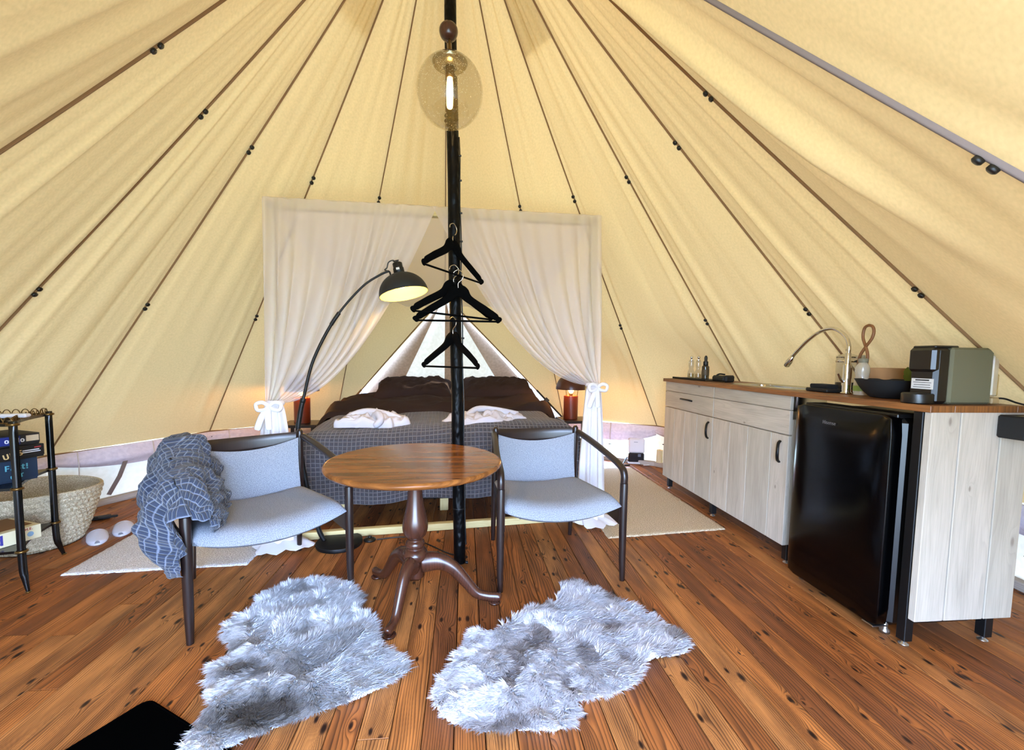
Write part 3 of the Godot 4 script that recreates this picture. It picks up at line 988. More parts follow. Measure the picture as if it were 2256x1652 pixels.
# ------------------------------------------------------------------ armchairs
func armchair(label: String, where: Vector3, turn: float) -> Node3D:
	var c := thing("armchair", label, "chair", where, turn, "armchairs at the round table")
	var fx := 0.31; var fz := 0.265; var bx := 0.245; var bz := -0.255
	for s in [-1, 1]:
		# front leg and the bent arm that grows out of it
		obj("front_leg", T([Vector3(fx * s * 1.0, 0, fz + 0.012), Vector3(fx * s, 0.10, fz + 0.006), Vector3(fx * s, 0.34, fz), Vector3(fx * s, 0.49, fz)], [0.0125, 0.0165, 0.0195, 0.019], 14), M.wenge, c)
		obj("armrest", T(smooth([Vector3(fx * s, 0.492, fz), Vector3(fx * s, 0.535, fz - 0.002), Vector3(fx * s * 0.99, 0.568, fz - 0.035), Vector3(fx * s * 0.96, 0.600, fz - 0.17), Vector3(bx * s * 1.12, 0.640, fz - 0.36), Vector3((bx + 0.012) * s, 0.662, bz + 0.012)], 6), 0.0175, 14), M.wenge, c)
		obj("back_leg", T([Vector3((bx - 0.0) * s, 0, bz - 0.05), Vector3(bx * s, 0.12, bz - 0.04), Vector3(bx * s, 0.38, bz - 0.012), Vector3(bx * s, 0.66, bz), Vector3(bx * s, 0.688, bz + 0.002), Vector3(bx * s, 0.70, bz + 0.002)], [0.012, 0.015, 0.019, 0.0185, 0.017, 0.008], 14), M.wenge, c)
		# side rail: a board that narrows to the back
		var pr := PackedVector2Array([Vector2(fz, 0.378), Vector2(fz, 0.285), Vector2(fz - 0.12, 0.30), Vector2(bz, 0.335), Vector2(bz, 0.372)])
		var b := MB.new()
		b.prism(pr, -0.011, 0.011, Transform3D(Basis(Vector3(0, 0, 1), Vector3(1, 0, 0), Vector3(0, 1, 0)), Vector3((fx - 0.01) * s, 0, 0)))
		for i in b.v.size():
			b.v[i].x -= s * (fx - bx - 0.01) * clampf((fz - b.v[i].z) / (fz - bz), 0, 1)
		obj("side_rail", b, M.wenge, c)
	# curved top rail of the back
	var tr := MB.new()
	for side in [0.0, 1.0]:
		tr.grid(20, 6, func(u: float, v: float) -> Vector3:
			var x := lerpf(-bx, bx, u)
			var bow := 0.055 * (1.0 - pow(u * 2 - 1, 2.0))
			var lo := 0.602 - 0.012 * (1.0 - pow(u * 2 - 1, 2.0))
			var y := lerpf(lo, 0.686 - 0.008 * (1.0 - pow(u * 2 - 1, 2.0)), v)
			return Vector3(x, y, bz - bow + (0.009 if side > 0.5 else -0.009) * sqrt(maxf(0.0, 1.0 - pow(v * 2 - 1, 4.0)))), false, side < 0.5)
	obj("top_rail", tr, M.wenge, c)
	# slung fabric back
	var sl := MB.new()
	for side in [0.0, 1.0]:
		sl.grid(28, 14, func(u: float, v: float) -> Vector3:
			var k := 1.0 - pow(u * 2 - 1, 2.0)
			var x := lerpf(-bx + 0.012, bx - 0.012, u) * (1.0 - 0.02 * sin(PI * v))
			var hi := 0.658 - 0.050 * k
			var lo := 0.388 - 0.062 * k + 0.004 * sin(u * 17.0)
			var y := lerpf(lo, hi, v)
			var bow := 0.050 * k
			var th := 0.011 * pow(sin(PI * v), 0.4) * pow(maxf(0.0, k), 0.25) * (1.0 + 0.2 * sin(u * 7.0 + v * 5.0))
			return Vector3(x, y, bz + 0.02 - bow + 0.028 * (1.0 - v) + (th if side > 0.5 else -th)), false, side < 0.5)
	obj("back_sling", sl, M.seat_cloth, c)
	# upholstered hammock seat
	var se := MB.new()
	for side in [0.0, 1.0]:
		se.grid(30, 22, func(u: float, v: float) -> Vector3:
			var z := lerpf(bz - 0.01, fz + 0.018, v)
			var w := lerpf(bx + 0.005, fx - 0.018, v)
			var x := lerpf(-w, w, u)
			var k := 1.0 - pow(u * 2 - 1, 2.0)
			var roll := pow(clampf((v - 0.80) / 0.20, 0.0, 1.0), 2.0)
			var y := 0.408 - (0.030 + 0.020 * v) * k - 0.028 * roll - 0.035 * (1.0 - v)
			var th := 0.036 * pow(1.0 - pow(absf(u * 2 - 1), 8.0), 0.5) * pow(maxf(0.0, 1.0 - pow(absf(v * 2 - 1), 8.0)), 0.5)
			return Vector3(x, y + (th if side > 0.5 else -th), z + 0.012 * k * v), false, side > 0.5)
	obj("seat", se, M.seat_cloth, c)
	obj("cross_rail", B(Vector3(0, 0.315, bz + 0.03), Vector3(bx * 2, 0.045, 0.02), 0.003, 0), M.wenge, c)
	obj("lining", B(Vector3(0, 0.33, 0.06), Vector3(0.42, 0.006, 0.34), 0.001), mat("lining_cloth", Color(0.36, 0.36, 0.40), 0.9), c)
	return c

func armchairs() -> void:
	armchair("dark wooden armchair with pale grey seat right of the round table", Vector3(0.452, 0, -2.26), 6.0)
	var c := armchair("dark wooden armchair with a blue blanket over its arm", Vector3(-0.945, 0, -2.075), 36.0)
	waffle("throw_fleece", Color(0.21, 0.235, 0.30), Color(0.48, 0.51, 0.58))
	# the throw: bunched over the left arm and back post
	var nz := noise(77, 2.2, 3)
	var b := MB.new()
	b.grid(70, 80, func(u: float, v: float) -> Vector3:
		# u from the front of the arm to beyond the back post; v from the seat, over the arm, down outside
		var z := lerpf(0.318, -0.30, u)
		var arm := lerpf(0.555, 0.70, smoothstep(0.15, 0.95, u))
		if u < 0.16: arm = lerpf(0.50, 0.60, sqrt(u / 0.16))
		arm = maxf(arm, 0.60 if u >= 0.16 else arm)
		var xc := lerpf(-0.305, -0.27, u)
		var end := sin(PI * clampf(u * 0.9 + 0.09, 0, 1))
		var puff := (0.055 + 0.035 * end) * lerpf(0.55, 1.0, smoothstep(0.0, 0.14, u))
		var a := v * 2.0 - 1.0
		var x := 0.0
		var y := 0.0
		if v < 0.36:
			var t := v / 0.36
			x = xc + puff + 0.035 * (1.0 - t) + 0.025 * sin(PI * t)
			y = lerpf(0.425 + 0.03 * u, arm - 0.03, t)
		elif v < 0.60:
			var an := (v - 0.36) / 0.24 * PI
			x = xc + puff * cos(an)
			y = arm - 0.03 + (puff * 0.85) * sin(an)
		else:
			var t := (v - 0.60) / 0.40
			var low := lerpf(0.25, 0.36, smoothstep(0.2, 1.0, absf(u - 0.30) * 1.6))
			x = xc - puff - (0.055 * sin(PI * minf(t * 1.1, 1.0)) - 0.03 * t) * smoothstep(0.0, 0.2, u)
			y = lerpf(arm - 0.03, low, t)
		var fd := 0.022 * sin(u * 17.0 + v * 5.0 + 2.4 * nz.get_noise_2d(u * 1.1, v * 1.4)) + 0.03 * nz.get_noise_2d(u * 2.0 + 4.0, v * 2.0)
		x += -fd if v > 0.5 else fd
		y += fd * 0.5
		return Vector3(x, maxf(y, 0.16), z + 0.05 * nz.get_noise_2d(v * 2.0, u * 0.7 + 8.0)), false, false, 34.0, 52.0)
	var o := obj("throw_blanket", b, M.throw_fleece, self)
	o.position = c.position; o.rotation = c.rotation
	tag(o, "blue grey waffle throw bunched over the left armchair's arm", "blanket")

# ------------------------------------------------------------------ round table
func round_table() -> void:
	var t := thing("round_table", "round brown pedestal table with three curved feet", "table", Vector3(-0.215, 0, -1.895), 0.0)
	var h := 0.65; var r := 0.380
	var tt := L([Vector2(0, h - 0.028), Vector2(r - 0.03, h - 0.028), Vector2(r - 0.010, h - 0.024), Vector2(r - 0.002, h - 0.016), Vector2(r, h - 0.010), Vector2(r - 0.003, h - 0.003), Vector2(r - 0.010, h), Vector2(r - 0.012, h), Vector2(0, h)], 72)
	for i in tt.v.size():
		tt.uv[i] = Vector2(tt.v[i].z + tt.v[i].y, tt.v[i].x + 0.1 * tt.v[i].z)
	obj("tabletop", tt, M.table_wood, t)
	obj("bearer", B(Vector3(0.02, h - 0.043, 0), Vector3(0.34, 0.03, 0.07), 0.004, 0), M.mahogany, t)
	var prof := [Vector2(0.046, 0.200), Vector2(0.054, 0.212), Vector2(0.055, 0.232), Vector2(0.046, 0.247), Vector2(0.037, 0.255), Vector2(0.043, 0.268), Vector2(0.041, 0.282), Vector2(0.033, 0.292), Vector2(0.036, 0.300), Vector2(0.050, 0.318), Vector2(0.056, 0.350), Vector2(0.053, 0.385), Vector2(0.040, 0.440), Vector2(0.032, 0.500), Vector2(0.031, 0.560), Vector2(0.034, 0.610)]
	obj("column", L(smooth2(prof, 4), 32), M.mahogany, t)
	var hb := []
	for k in 7:
		hb.append(Vector2(0.040, 0.125 + 0.08 * k / 6.0))
	obj("hub", L([Vector2(0, 0.115), Vector2(0.036, 0.115)] + hb + [Vector2(0, 0.205)], 6), M.mahogany, t)
	for f in [[Vector2(-0.075, 0.235), 0.0], [Vector2(0.355, 0.03), 0.0], [Vector2(-0.215, -0.235), 0.0]]:
		var d: Vector2 = f[0]
		var n := d.normalized()
		var q := func(k: float, y: float) -> Vector3: return Vector3(d.x * k, y, d.y * k)
		var leg := T(smooth([Vector3(n.x * 0.03, 0.185, n.y * 0.03), q.call(0.28, 0.192), q.call(0.46, 0.165), q.call(0.62, 0.105), q.call(0.76, 0.048), q.call(0.90, 0.030), q.call(1.04, 0.026), q.call(1.08, 0.022)], 5), [0.046, 0.046, 0.045, 0.044, 0.042, 0.040, 0.038, 0.036, 0.034, 0.033, 0.032, 0.031, 0.030, 0.029, 0.028, 0.027, 0.026, 0.025, 0.025, 0.024, 0.024, 0.023, 0.023, 0.022, 0.022, 0.022, 0.022, 0.022, 0.022, 0.022, 0.022, 0.022, 0.020, 0.018, 0.014, 0.008], 14, 0.78, Vector3.UP)
		var lo := obj("leg", leg, M.mahogany, t)
		obj("foot_pad", L([Vector2(0, 0), Vector2(0.026, 0), Vector2(0.028, 0.006), Vector2(0.024, 0.010), Vector2(0, 0.010)], 16, at(d.x, 0, d.y)), M.mahogany, lo)

# ------------------------------------------------------------------ centre pole
func pole_at(y: float) -> Vector3:
	return Vector3(CX - 0.08 * y / 3.63, y, CZ)

func centre_pole() -> void:
	var p := thing("tent_pole", "tall black painted wooden pole in the middle of the tent", "pole", Vector3(CX, 0, CZ))
	var nz := noise(91, 0.9, 2)
	var pts := []; var rad := []
	for k in 40:
		var y := 3.62 * k / 39.0
		pts.append(pole_at(y) - Vector3(CX, 0, CZ) + Vector3(0.004 * nz.get_noise_1d(y * 2.0), 0, 0))
		rad.append(0.0315 + 0.0012 * nz.get_noise_1d(y * 4.0 + 50.0) - 0.0008 * y)
	obj("shaft", T(pts, rad, 20), M.black_paint, p)
	for y in [0.30, 0.44]:
		var c := pole_at(y) - Vector3(CX, 0, CZ)
		obj("band", L([Vector2(0.030, -0.004), Vector2(0.0335, -0.003), Vector2(0.0335, 0.003), Vector2(0.030, 0.004)], 20, at(c.x, y, c.z)), M.black_iron, p)
	obj("foot_bolt", T([Vector3(0.03, 0.008, 0.02), Vector3(0.044, 0.008, 0.022)], 0.008, 10), M.black_iron, p)
	var cp := []
	for k in 20:
		var y := 2.2 - 2.1 * k / 19.0
		cp.append(pole_at(y) - Vector3(CX, 0, CZ) + Vector3(0.0335 + 0.0025 * sin(k * 1.7), 0, 0.006))
	obj("cable", T(cp, 0.0035, 6), M.black_plastic, p)
	for y in [2.11, 1.99, 1.83, 1.69, 1.42, 1.2]:
		var c := pole_at(y) - Vector3(CX, 0, CZ)
		obj("cable_clip", T([c + Vector3(0.030, 0, 0.006), c + Vector3(0.043, 0, 0.008)], 0.005, 8), M.black_plastic, p)
	for y in [1.69, 1.475, 1.46, 1.20]:
		var c := pole_at(y) - Vector3(CX, 0, CZ)
		obj("peg", T([c + Vector3(0, 0, 0.02), c + Vector3(0, 0.01, 0.075 if y != 1.46 else 0.095)], 0.005, 8), M.black_iron, p)
	# fabric sleeve round the pole's top where the canvas is gathered
	var c3 := pole_at(3.3) - Vector3(CX, 0, CZ)
	obj("top_cap", L([Vector2(0.031, 3.36), Vector2(0.06, 3.42), Vector2(0.07, 3.60), Vector2(0.0, 3.62)], 20, at(c3.x, 0, 0)), M.seam_tape, p)

# ------------------------------------------------------------------ rugs
func rugs() -> void:
	cloth("pale_pile", 100, Color(0.74, 0.72, 0.71), Color(0.95, 0.94, 0.93), 0.09, 2.4, 1.0, 6.0)
	cloth("sand_pile", 102, Color(0.68, 0.60, 0.49), Color(0.89, 0.81, 0.69), 0.09, 2.4, 1.0, 6.0)
	var nz := noise(104, 14.0, 2)
	var defs := [
		["pale cream low-pile rug left of the bed under the left armchair", [Vector2(-1.98, -2.245), Vector2(-1.13, -2.30), Vector2(-1.16, -3.75), Vector2(-2.03, -3.70)], "pale_pile"],
		["sand beige low-pile rug between the bed and the kitchen", [Vector2(0.885, -2.507), Vector2(1.705, -2.600), Vector2(1.690, -4.17), Vector2(0.93, -4.12)], "sand_pile"]]
	for d in defs:
		var c: Array = d[1]
		var b := MB.new()
		b.grid(60, 90, func(u: float, v: float) -> Vector3:
			var e := 0.006 * nz.get_noise_2d(u * 3.0, v * 3.0)
			var uu := clampf(u * 1.02 - 0.01, 0, 1); var vv := clampf(v * 1.02 - 0.01, 0, 1)
			var p: Vector2 = (c[0] as Vector2).lerp(c[1], uu).lerp((c[3] as Vector2).lerp(c[2], uu), vv)
			var edge := 1.0 if u > 0.005 and u < 0.995 and v > 0.005 and v < 0.995 else 0.0
			return Vector3(p.x + e, (0.009 + 0.003 * nz.get_noise_2d(p.x * 4.0, p.y * 4.0)) * edge + 0.001, p.y + e), false, false)
		tag(obj("rug", b, M[d[2]], self), d[0], "rug", "low-pile rugs")

func sheepskins() -> void:
	var polys := [
		[Vector2(-0.700, -2.070), Vector2(-0.621, -2.044), Vector2(-0.551, -2.023), Vector2(-0.464, -1.920), Vector2(-0.446, -1.806), Vector2(-0.385, -1.749), Vector2(-0.348, -1.668), Vector2(-0.323, -1.578), Vector2(-0.259, -1.544), Vector2(-0.197, -1.445), Vector2(-0.258, -1.386), Vector2(-0.332, -1.342), Vector2(-0.446, -1.295), Vector2(-0.544, -1.250), Vector2(-0.616, -1.216), Vector2(-0.654, -1.184), Vector2(-0.684, -1.148), Vector2(-0.741, -1.158), Vector2(-0.769, -1.193), Vector2(-0.778, -1.232), Vector2(-0.778, -1.284), Vector2(-0.767, -1.344), Vector2(-0.809, -1.407), Vector2(-0.849, -1.469), Vector2(-0.861, -1.524), Vector2(-0.854, -1.576), Vector2(-0.864, -1.641), Vector2(-0.912, -1.683), Vector2(-0.930, -1.760), Vector2(-0.895, -1.824), Vector2(-0.892, -1.890), Vector2(-0.861, -1.987), Vector2(-0.795, -2.041)],
		[Vector2(0.538, -1.993), Vector2(0.575, -1.952), Vector2(0.619, -1.882), Vector2(0.658, -1.842), Vector2(0.697, -1.780), Vector2(0.749, -1.716), Vector2(0.804, -1.635), Vector2(0.845, -1.561), Vector2(0.849, -1.495), Vector2(0.823, -1.466), Vector2(0.742, -1.452), Vector2(0.686, -1.447), Vector2(0.633, -1.415), Vector2(0.602, -1.365), Vector2(0.565, -1.326), Vector2(0.496, -1.297), Vector2(0.429, -1.283), Vector2(0.390, -1.280), Vector2(0.361, -1.274), Vector2(0.344, -1.223), Vector2(0.316, -1.189), Vector2(0.277, -1.174), Vector2(0.186, -1.182), Vector2(0.116, -1.190), Vector2(0.051, -1.185), Vector2(0.027, -1.206), Vector2(-0.036, -1.227), Vector2(-0.075, -1.279), Vector2(-0.075, -1.332), Vector2(-0.066, -1.390), Vector2(-0.043, -1.446), Vector2(0.009, -1.536), Vector2(0.032, -1.604), Vector2(0.067, -1.624), Vector2(0.116, -1.612), Vector2(0.168, -1.660), Vector2(0.245, -1.746), Vector2(0.324, -1.786), Vector2(0.418, -1.829), Vector2(0.445, -1.881), Vector2(0.466, -1.947)]]
	var labels := ["grey sheepskin with dark patches in front of the left armchair", "paler lavender grey sheepskin in front of the right armchair"]
	# a lock of wool: a few tapering curved strands
	var lock := MB.new()
	var rn := RandomNumberGenerator.new()
	rn.seed = 3
	for k in 5:
		var a := rn.randf() * TAU
		var o := Vector3(cos(a), 0, sin(a)) * 0.0035
		var w := Vector3(cos(a + 1.3), 0, sin(a + 1.3)) * 0.0023
		var lean := Vector3(rn.randf_range(-0.2, 0.2), 0, rn.randf_range(-0.2, 0.2))
		var P := []
		for j in 4:
			var t := j / 3.0
			P.append(o * (1.0 - 0.4 * t) + Vector3(0, 0.040 * sin(t * 1.35) / sin(1.35), 0.030 * t * t) + lean * 0.045 * t * t)
		for j in 3:
			var w0: Vector3 = w * [1.0, 0.9, 0.6][j]
			var w1: Vector3 = w * [0.9, 0.6, 0.05][j]
			lock.quad(P[j] - w0, P[j + 1] - w1, P[j + 1] + w1, P[j] + w0)
	var lm := lock.mesh()
	var wool := mat("wool", Color.WHITE, 0.9)
	wool.vertex_color_use_as_albedo = true
	wool.metallic_specular = 0.25
	wool.backlight_enabled = true
	wool.backlight = Color(0.35, 0.35, 0.36)
	lm.surface_set_material(0, wool)
	var hide := mat("hide", Color(0.40, 0.36, 0.34), 0.95)
	for q in 2:
		var poly := PackedVector2Array(polys[q])
		var mid := Vector2.ZERO
		for p in poly: mid += p
		mid /= poly.size()
		var sk := thing("sheepskin", labels[q], "sheepskin", Vector3(mid.x, 0, mid.y), 0.0, "sheepskins on the floor")
		var local := PackedVector2Array()
		for p in poly: local.append(p - mid)
		var b := MB.new()
		var inset := Geometry2D.offset_polygon(local, -0.016)
		b.prism(inset[0], 0.001, 0.010)
		obj("hide", b, hide, sk)
		var clump := noise(200 + q, 9.0, 2)
		var flow := noise(210 + q, 2.6, 2)
		var dark := noise(220 + q, 3.4 if q == 0 else 4.5, 2)
		var xf: Array[Transform3D] = []
		var cs: Array[Color] = []
		var step := 0.0042
		var lo := Vector2(9, 9); var hi := Vector2(-9, -9)
		for p in local:
			lo = lo.min(p); hi = hi.max(p)
		var y := lo.y
		while y < hi.y:
			var x := lo.x
			while x < hi.x:
				var p := Vector2(x + rn.randf_range(-0.003, 0.003), y + rn.randf_range(-0.003, 0.003))
				if Geometry2D.is_point_in_polygon(p, local):
					# comb direction: outward at the rim, swirling inside, gathered in clumps
					var to := p
					var ang := flow.get_noise_2d(p.x, p.y) * 4.0 + to.angle() * 0.0
					var dir := Vector2(cos(ang), sin(ang)) * 0.75 + to.normalized() * (0.35 + 1.1 * smoothstep(0.15, 0.42, to.length())) + Vector2(0.15, 0.35)
					var e := 0.010
					var gx := clump.get_noise_2d(p.x + e, p.y) - clump.get_noise_2d(p.x - e, p.y)
					var gy := clump.get_noise_2d(p.x, p.y + e) - clump.get_noise_2d(p.x, p.y - e)
					dir = dir.normalized() * 0.9 + Vector2(gx, gy) * 1.6 + Vector2(rn.randf_range(-0.35, 0.35), rn.randf_range(-0.35, 0.35))
					var yaw := atan2(dir.x, dir.y)
					var h := 0.72 + 0.45 * clump.get_noise_2d(p.x * 0.8 + 5.0, p.y * 0.8) + rn.randf_range(-0.12, 0.12)
					var dk := smoothstep(0.05, 0.42, dark.get_noise_2d(p.x + 3.0, p.y))
					if q == 0:
						dk = maxf(dk * 0.55, smoothstep(0.16, 0.05, Vector2((p.x - 0.03) * 0.65 + 0.30 * (p.y - 0.26), (p.y - 0.26) * 1.3).length()) * 0.95)
						dk = maxf(dk, smoothstep(0.14, 0.03, Vector2(p.x + 0.09, (p.y - 0.07) * 1.7).length()) * 0.9)
					else:
						dk *= 0.75
					h *= 1.0 - 0.35 * dk
					var bs := Basis(Vector3.UP, yaw) * Basis(Vector3.RIGHT, rn.randf_range(-0.05, 0.35)) 
					bs = bs.scaled(Vector3(1, h, 1))
					xf.append(Transform3D(bs.scaled_local(Vector3.ONE * rn.randf_range(0.85, 1.15)), Vector3(p.x, 0.008, p.y)))
					var light := Color(0.76, 0.76, 0.79) if q == 0 else Color(0.80, 0.77, 0.80)
					var dcol := Color(0.085, 0.07, 0.06) if q == 0 else Color(0.17, 0.125, 0.11)
					var c := light.lerp(dcol, dk)
					var k := rn.randf_range(0.62, 1.14)
					cs.append(Color(c.r * k, c.g * k, c.b * k))
				x += step
			y += step
		var mm := MultiMesh.new()
		mm.transform_format = MultiMesh.TRANSFORM_3D
		mm.use_colors = true
		mm.mesh = lm
		mm.instance_count = xf.size()
		for i in xf.size():
			mm.set_instance_transform(i, xf[i])
			mm.set_instance_color(i, cs[i])
		var mi := MultiMeshInstance3D.new()
		mi.name = "fleece"
		mi.multimesh = mm
		mi.material_override = wool
		mi.set_meta("kind", "stuff")
		sk.add_child(mi)

# ------------------------------------------------------------------ lamps
func bulb_light(parent: Node3D, at_: Vector3, color: Color, energy: float, size := 0.03) -> void:
	var l := OmniLight3D.new()
	l.name = "glow"
	l.light_color = color
	l.light_energy = energy
	l.light_size = size
	l.omni_range = 12.0
	l.omni_attenuation = 2.0
	l.shadow_enabled = true
	l.position = at_
	parent.add_child(l, true)

func lamps() -> void:
	var glow := mat("bulb_glow", Color(1, 0.9, 0.7), 0.4)
	glow.emission_enabled = true
	glow.emission = Color(1.0, 0.83, 0.52)
	glow.emission_energy_multiplier = 22.0
	var brass := mat("aged_brass", Color(0.42, 0.32, 0.17), 0.35, 0.9)
	var shellm := mat("smoked_glass", Color(0.38, 0.34, 0.20, 0.27), 0.04)
	shellm.transparency = BaseMaterial3D.TRANSPARENCY_ALPHA
	var clear := mat("clear_glass", Color(0.55, 0.55, 0.50, 0.22), 0.02)
	clear.transparency = BaseMaterial3D.TRANSPARENCY_ALPHA
	# --- globe pendant in front of the pole
	var gp := thing("pendant_lamp", "smoked glass globe lamp hanging before the pole with lit bulb", "lamp", Vector3(-0.075, 2.302, -2.065))
	var prof := []
	for k in 25:
		var a := -PI / 2 + PI * 0.93 * k / 24.0
		prof.append(Vector2(maxf(0.0005, cos(a) * 0.150), sin(a) * 0.155))
	obj("globe", L(prof, 48), shellm, gp)
	obj("reflector_cap", L(smooth2([Vector2(0.080, 0.125), Vector2(0.072, 0.112), Vector2(0.05, 0.105), Vector2(0.02, 0.100), Vector2(0.0005, 0.099)].map(func(p): return p), 3), 32), mat("cap_glass", Color(0.62, 0.58, 0.46), 0.12, 0.85), gp)
	obj("socket", L([Vector2(0, 0.06), Vector2(0.019, 0.06), Vector2(0.021, 0.075), Vector2(0.021, 0.115), Vector2(0.03, 0.145), Vector2(0.032, 0.153), Vector2(0.012, 0.158), Vector2(0, 0.158)], 20), brass, gp)
	obj("bulb", L(smooth2([Vector2(0.0005, -0.075), Vector2(0.013, -0.068), Vector2(0.015, -0.03), Vector2(0.015, 0.03), Vector2(0.012, 0.06)], 4), 20), glow, gp)
	bulb_light(gp, Vector3(0, -0.005, 0), Color(1.0, 0.84, 0.58), 0.25, 0.012)
	obj("stem", T([Vector3(0, 0.155, 0), Vector3(-0.004, 0.24, -0.01)], 0.006, 10), brass, gp)
	obj("knob", L(smooth2([Vector2(0.0005, 0.228), Vector2(0.020, 0.231), Vector2(0.035, 0.243), Vector2(0.042, 0.264), Vector2(0.039, 0.283), Vector2(0.027, 0.297), Vector2(0.012, 0.303), Vector2(0.0005, 0.304)], 4), 28, at(-0.007, 0, -0.012)), M.mahogany, gp)
	obj("bracket", T([Vector3(-0.007, 0.27, -0.03), Vector3(-0.007, 0.27, -0.15)], 0.012, 10), brass, gp)
	# white beads on the shell stand in for refraction glints in bubbled glass
	var sd := MB.new()
	sd.lathe([Vector2(0.0001, -0.0011), Vector2(0.0011, 0), Vector2(0.0001, 0.0011)], 5)
	var mm := MultiMesh.new()
	mm.transform_format = MultiMesh.TRANSFORM_3D
	mm.mesh = sd.mesh()
	mm.instance_count = 700
	var rn := RandomNumberGenerator.new()
	rn.seed = 44
	for i in 700:
		var d := Vector3(rn.randfn(0, 0.34), rn.randfn(-0.02, 0.36), 1.0).normalized()
		if i % 2: d = Vector3(rn.randfn(), rn.randfn(), rn.randfn()).normalized()
		if d.y > 0.8: d.y = 0.3
		d = d.normalized()
		mm.set_instance_transform(i, Transform3D(Basis.from_scale(Vector3.ONE * rn.randf_range(0.6, 1.5)), Vector3(d.x * 0.148, d.y * 0.153, d.z * 0.148)))
	var beads := MultiMeshInstance3D.new()
	beads.name = "glint_beads"
	beads.multimesh = mm
	beads.material_override = mat("glint_white", Color(0.95, 0.93, 0.85), 0.1)
	beads.set_meta("kind", "stuff")
	gp.add_child(beads)

	# --- arc floor lamp beside the bed
	var al := thing("arc_floor_lamp", "black arc floor lamp with dome shade lit yellow inside", "lamp", Vector3(-0.725, 0, -2.535))
	obj("base", L([Vector2(0, 0), Vector2(0.128, 0), Vector2(0.130, 0.004), Vector2(0.130, 0.020), Vector2(0.126, 0.024), Vector2(0, 0.024)], 40), M.black_iron, al)
	var path := smooth([Vector3(-0.085, 0.024, 0.0), Vector3(-0.115, 0.10, 0.01), Vector3(-0.165, 0.32, 0.02), Vector3(-0.207, 0.631, 0.03), Vector3(-0.198, 0.76, 0.03), Vector3(-0.170, 0.884, 0.03), Vector3(-0.115, 1.083, 0.03), Vector3(0.003, 1.308, 0.03), Vector3(0.146, 1.480, 0.03), Vector3(0.245, 1.552, 0.03), Vector3(0.300, 1.578, 0.03)], 6)
	var rr := []
	for i in path.size(): rr.append(0.0135 if i < 29 else (0.0085 if i < 42 else 0.0062))
	obj("stem", T(path, rr, 12), M.black_iron, al)
	obj("stem_joint", T([path[41], path[42], path[43]], 0.011, 10), M.black_iron, al)
	obj("stem_joint", T([path[28], path[29]], 0.0155, 10), M.black_iron, al)
	var sx := Transform3D(Basis(Vector3.BACK, deg_to_rad(13.0)) * Basis(Vector3.RIGHT, deg_to_rad(-6.0)), Vector3(0.382, 1.452, 0.03))
	var dome := []
	for k in 15:
		var a := PI * 0.5 * k / 14.0
		dome.append(Vector2(maxf(0.024, cos(a) * 0.137), sin(a) * 0.122))
	obj("shade", L(dome, 40, sx), M.matt_black, al)
	var inner := []
	for k in 15:
		var a := PI * 0.5 * (14 - k) / 14.0
		inner.append(Vector2(maxf(0.004, cos(a) * 0.1345), sin(a) * 0.1185))
	obj("shade_lining", L(inner, 40, sx), mat("lining_paint", Color(0.93, 0.84, 0.50), 0.7), al)
	obj("socket", L([Vector2(0, 0.115), Vector2(0.030, 0.116), Vector2(0.030, 0.150), Vector2(0.027, 0.152), Vector2(0.027, 0.178), Vector2(0.022, 0.182), Vector2(0, 0.183)], 24, sx), M.black_iron, al)
	obj("label", B(sx * Vector3(0.0, 0.140, 0.030), Vector3(0.018, 0.012, 0.002), 0.0, 1, Vector2.ZERO, sx.basis), mat("paper_white", Color(0.9, 0.9, 0.9), 0.6), al)
	var top: Vector3 = sx * Vector3(-0.01, 0.183, 0)
	obj("cable", T(smooth([top, top + Vector3(-0.01, 0.012, 0.01), top + Vector3(-0.035, 0.0, 0.012), top + Vector3(-0.045, -0.03, 0.008), top + Vector3(-0.058, -0.042, 0.004), top + Vector3(-0.03, -0.05, 0.004), top + Vector3(-0.025, -0.075, 0.0), path[path.size() - 1]], 4), 0.0035, 8), M.black_plastic, al)
	obj("cable", T(smooth([top + Vector3(0.0, 0, 0.01), top + Vector3(0.02, 0.014, 0.012), top + Vector3(-0.01, 0.004, 0.02)], 4), 0.003, 8), M.black_plastic, al)
	obj("bulb", L(smooth2([Vector2(0.0005, 0.035), Vector2(0.022, 0.045), Vector2(0.026, 0.065), Vector2(0.016, 0.09), Vector2(0.013, 0.115)], 4), 16, sx), glow, al)
	bulb_light(al, sx * Vector3(0, 0.062, 0), Color(1.0, 0.78, 0.42), 0.9, 0.02)
	var sw := thing("foot_switch", "small round black cable switch on the floor beside the lamp base", "switch", Vector3(-0.56, 0, -2.575))
	obj("body", L([Vector2(0, 0), Vector2(0.035, 0), Vector2(0.036, 0.008), Vector2(0.022, 0.018), Vector2(0, 0.02)], 20), M.black_plastic, sw)
	obj("button", L([Vector2(0, 0.018), Vector2(0.012, 0.018), Vector2(0.012, 0.028), Vector2(0, 0.030)], 14), M.black_plastic, sw)
	var cb := obj("power_cable", T(smooth([Vector3(-0.52, 0.005, -2.575), Vector3(-0.35, 0.005, -2.60), Vector3(-0.22, 0.005, -2.50), Vector3(-0.08, 0.005, -2.36), Vector3(0.02, 0.006, -2.31), Vector3(-0.12, 0.005, -2.28), Vector3(-0.28, 0.005, -2.40)], 6), 0.004, 6), M.black_plastic, self)
	tag(cb, "thin black cable lying on the boards around the pole foot", "cable")

	# --- two mushroom lamps on the bedside stands
	var terra := mat("terracotta_glass", Color(0.44, 0.215, 0.13), 0.3)
	terra.backlight_enabled = true
	terra.backlight = Color(0.60, 0.33, 0.19)
	var shade := mat("rust_enamel", Color(0.27, 0.10, 0.055), 0.3)
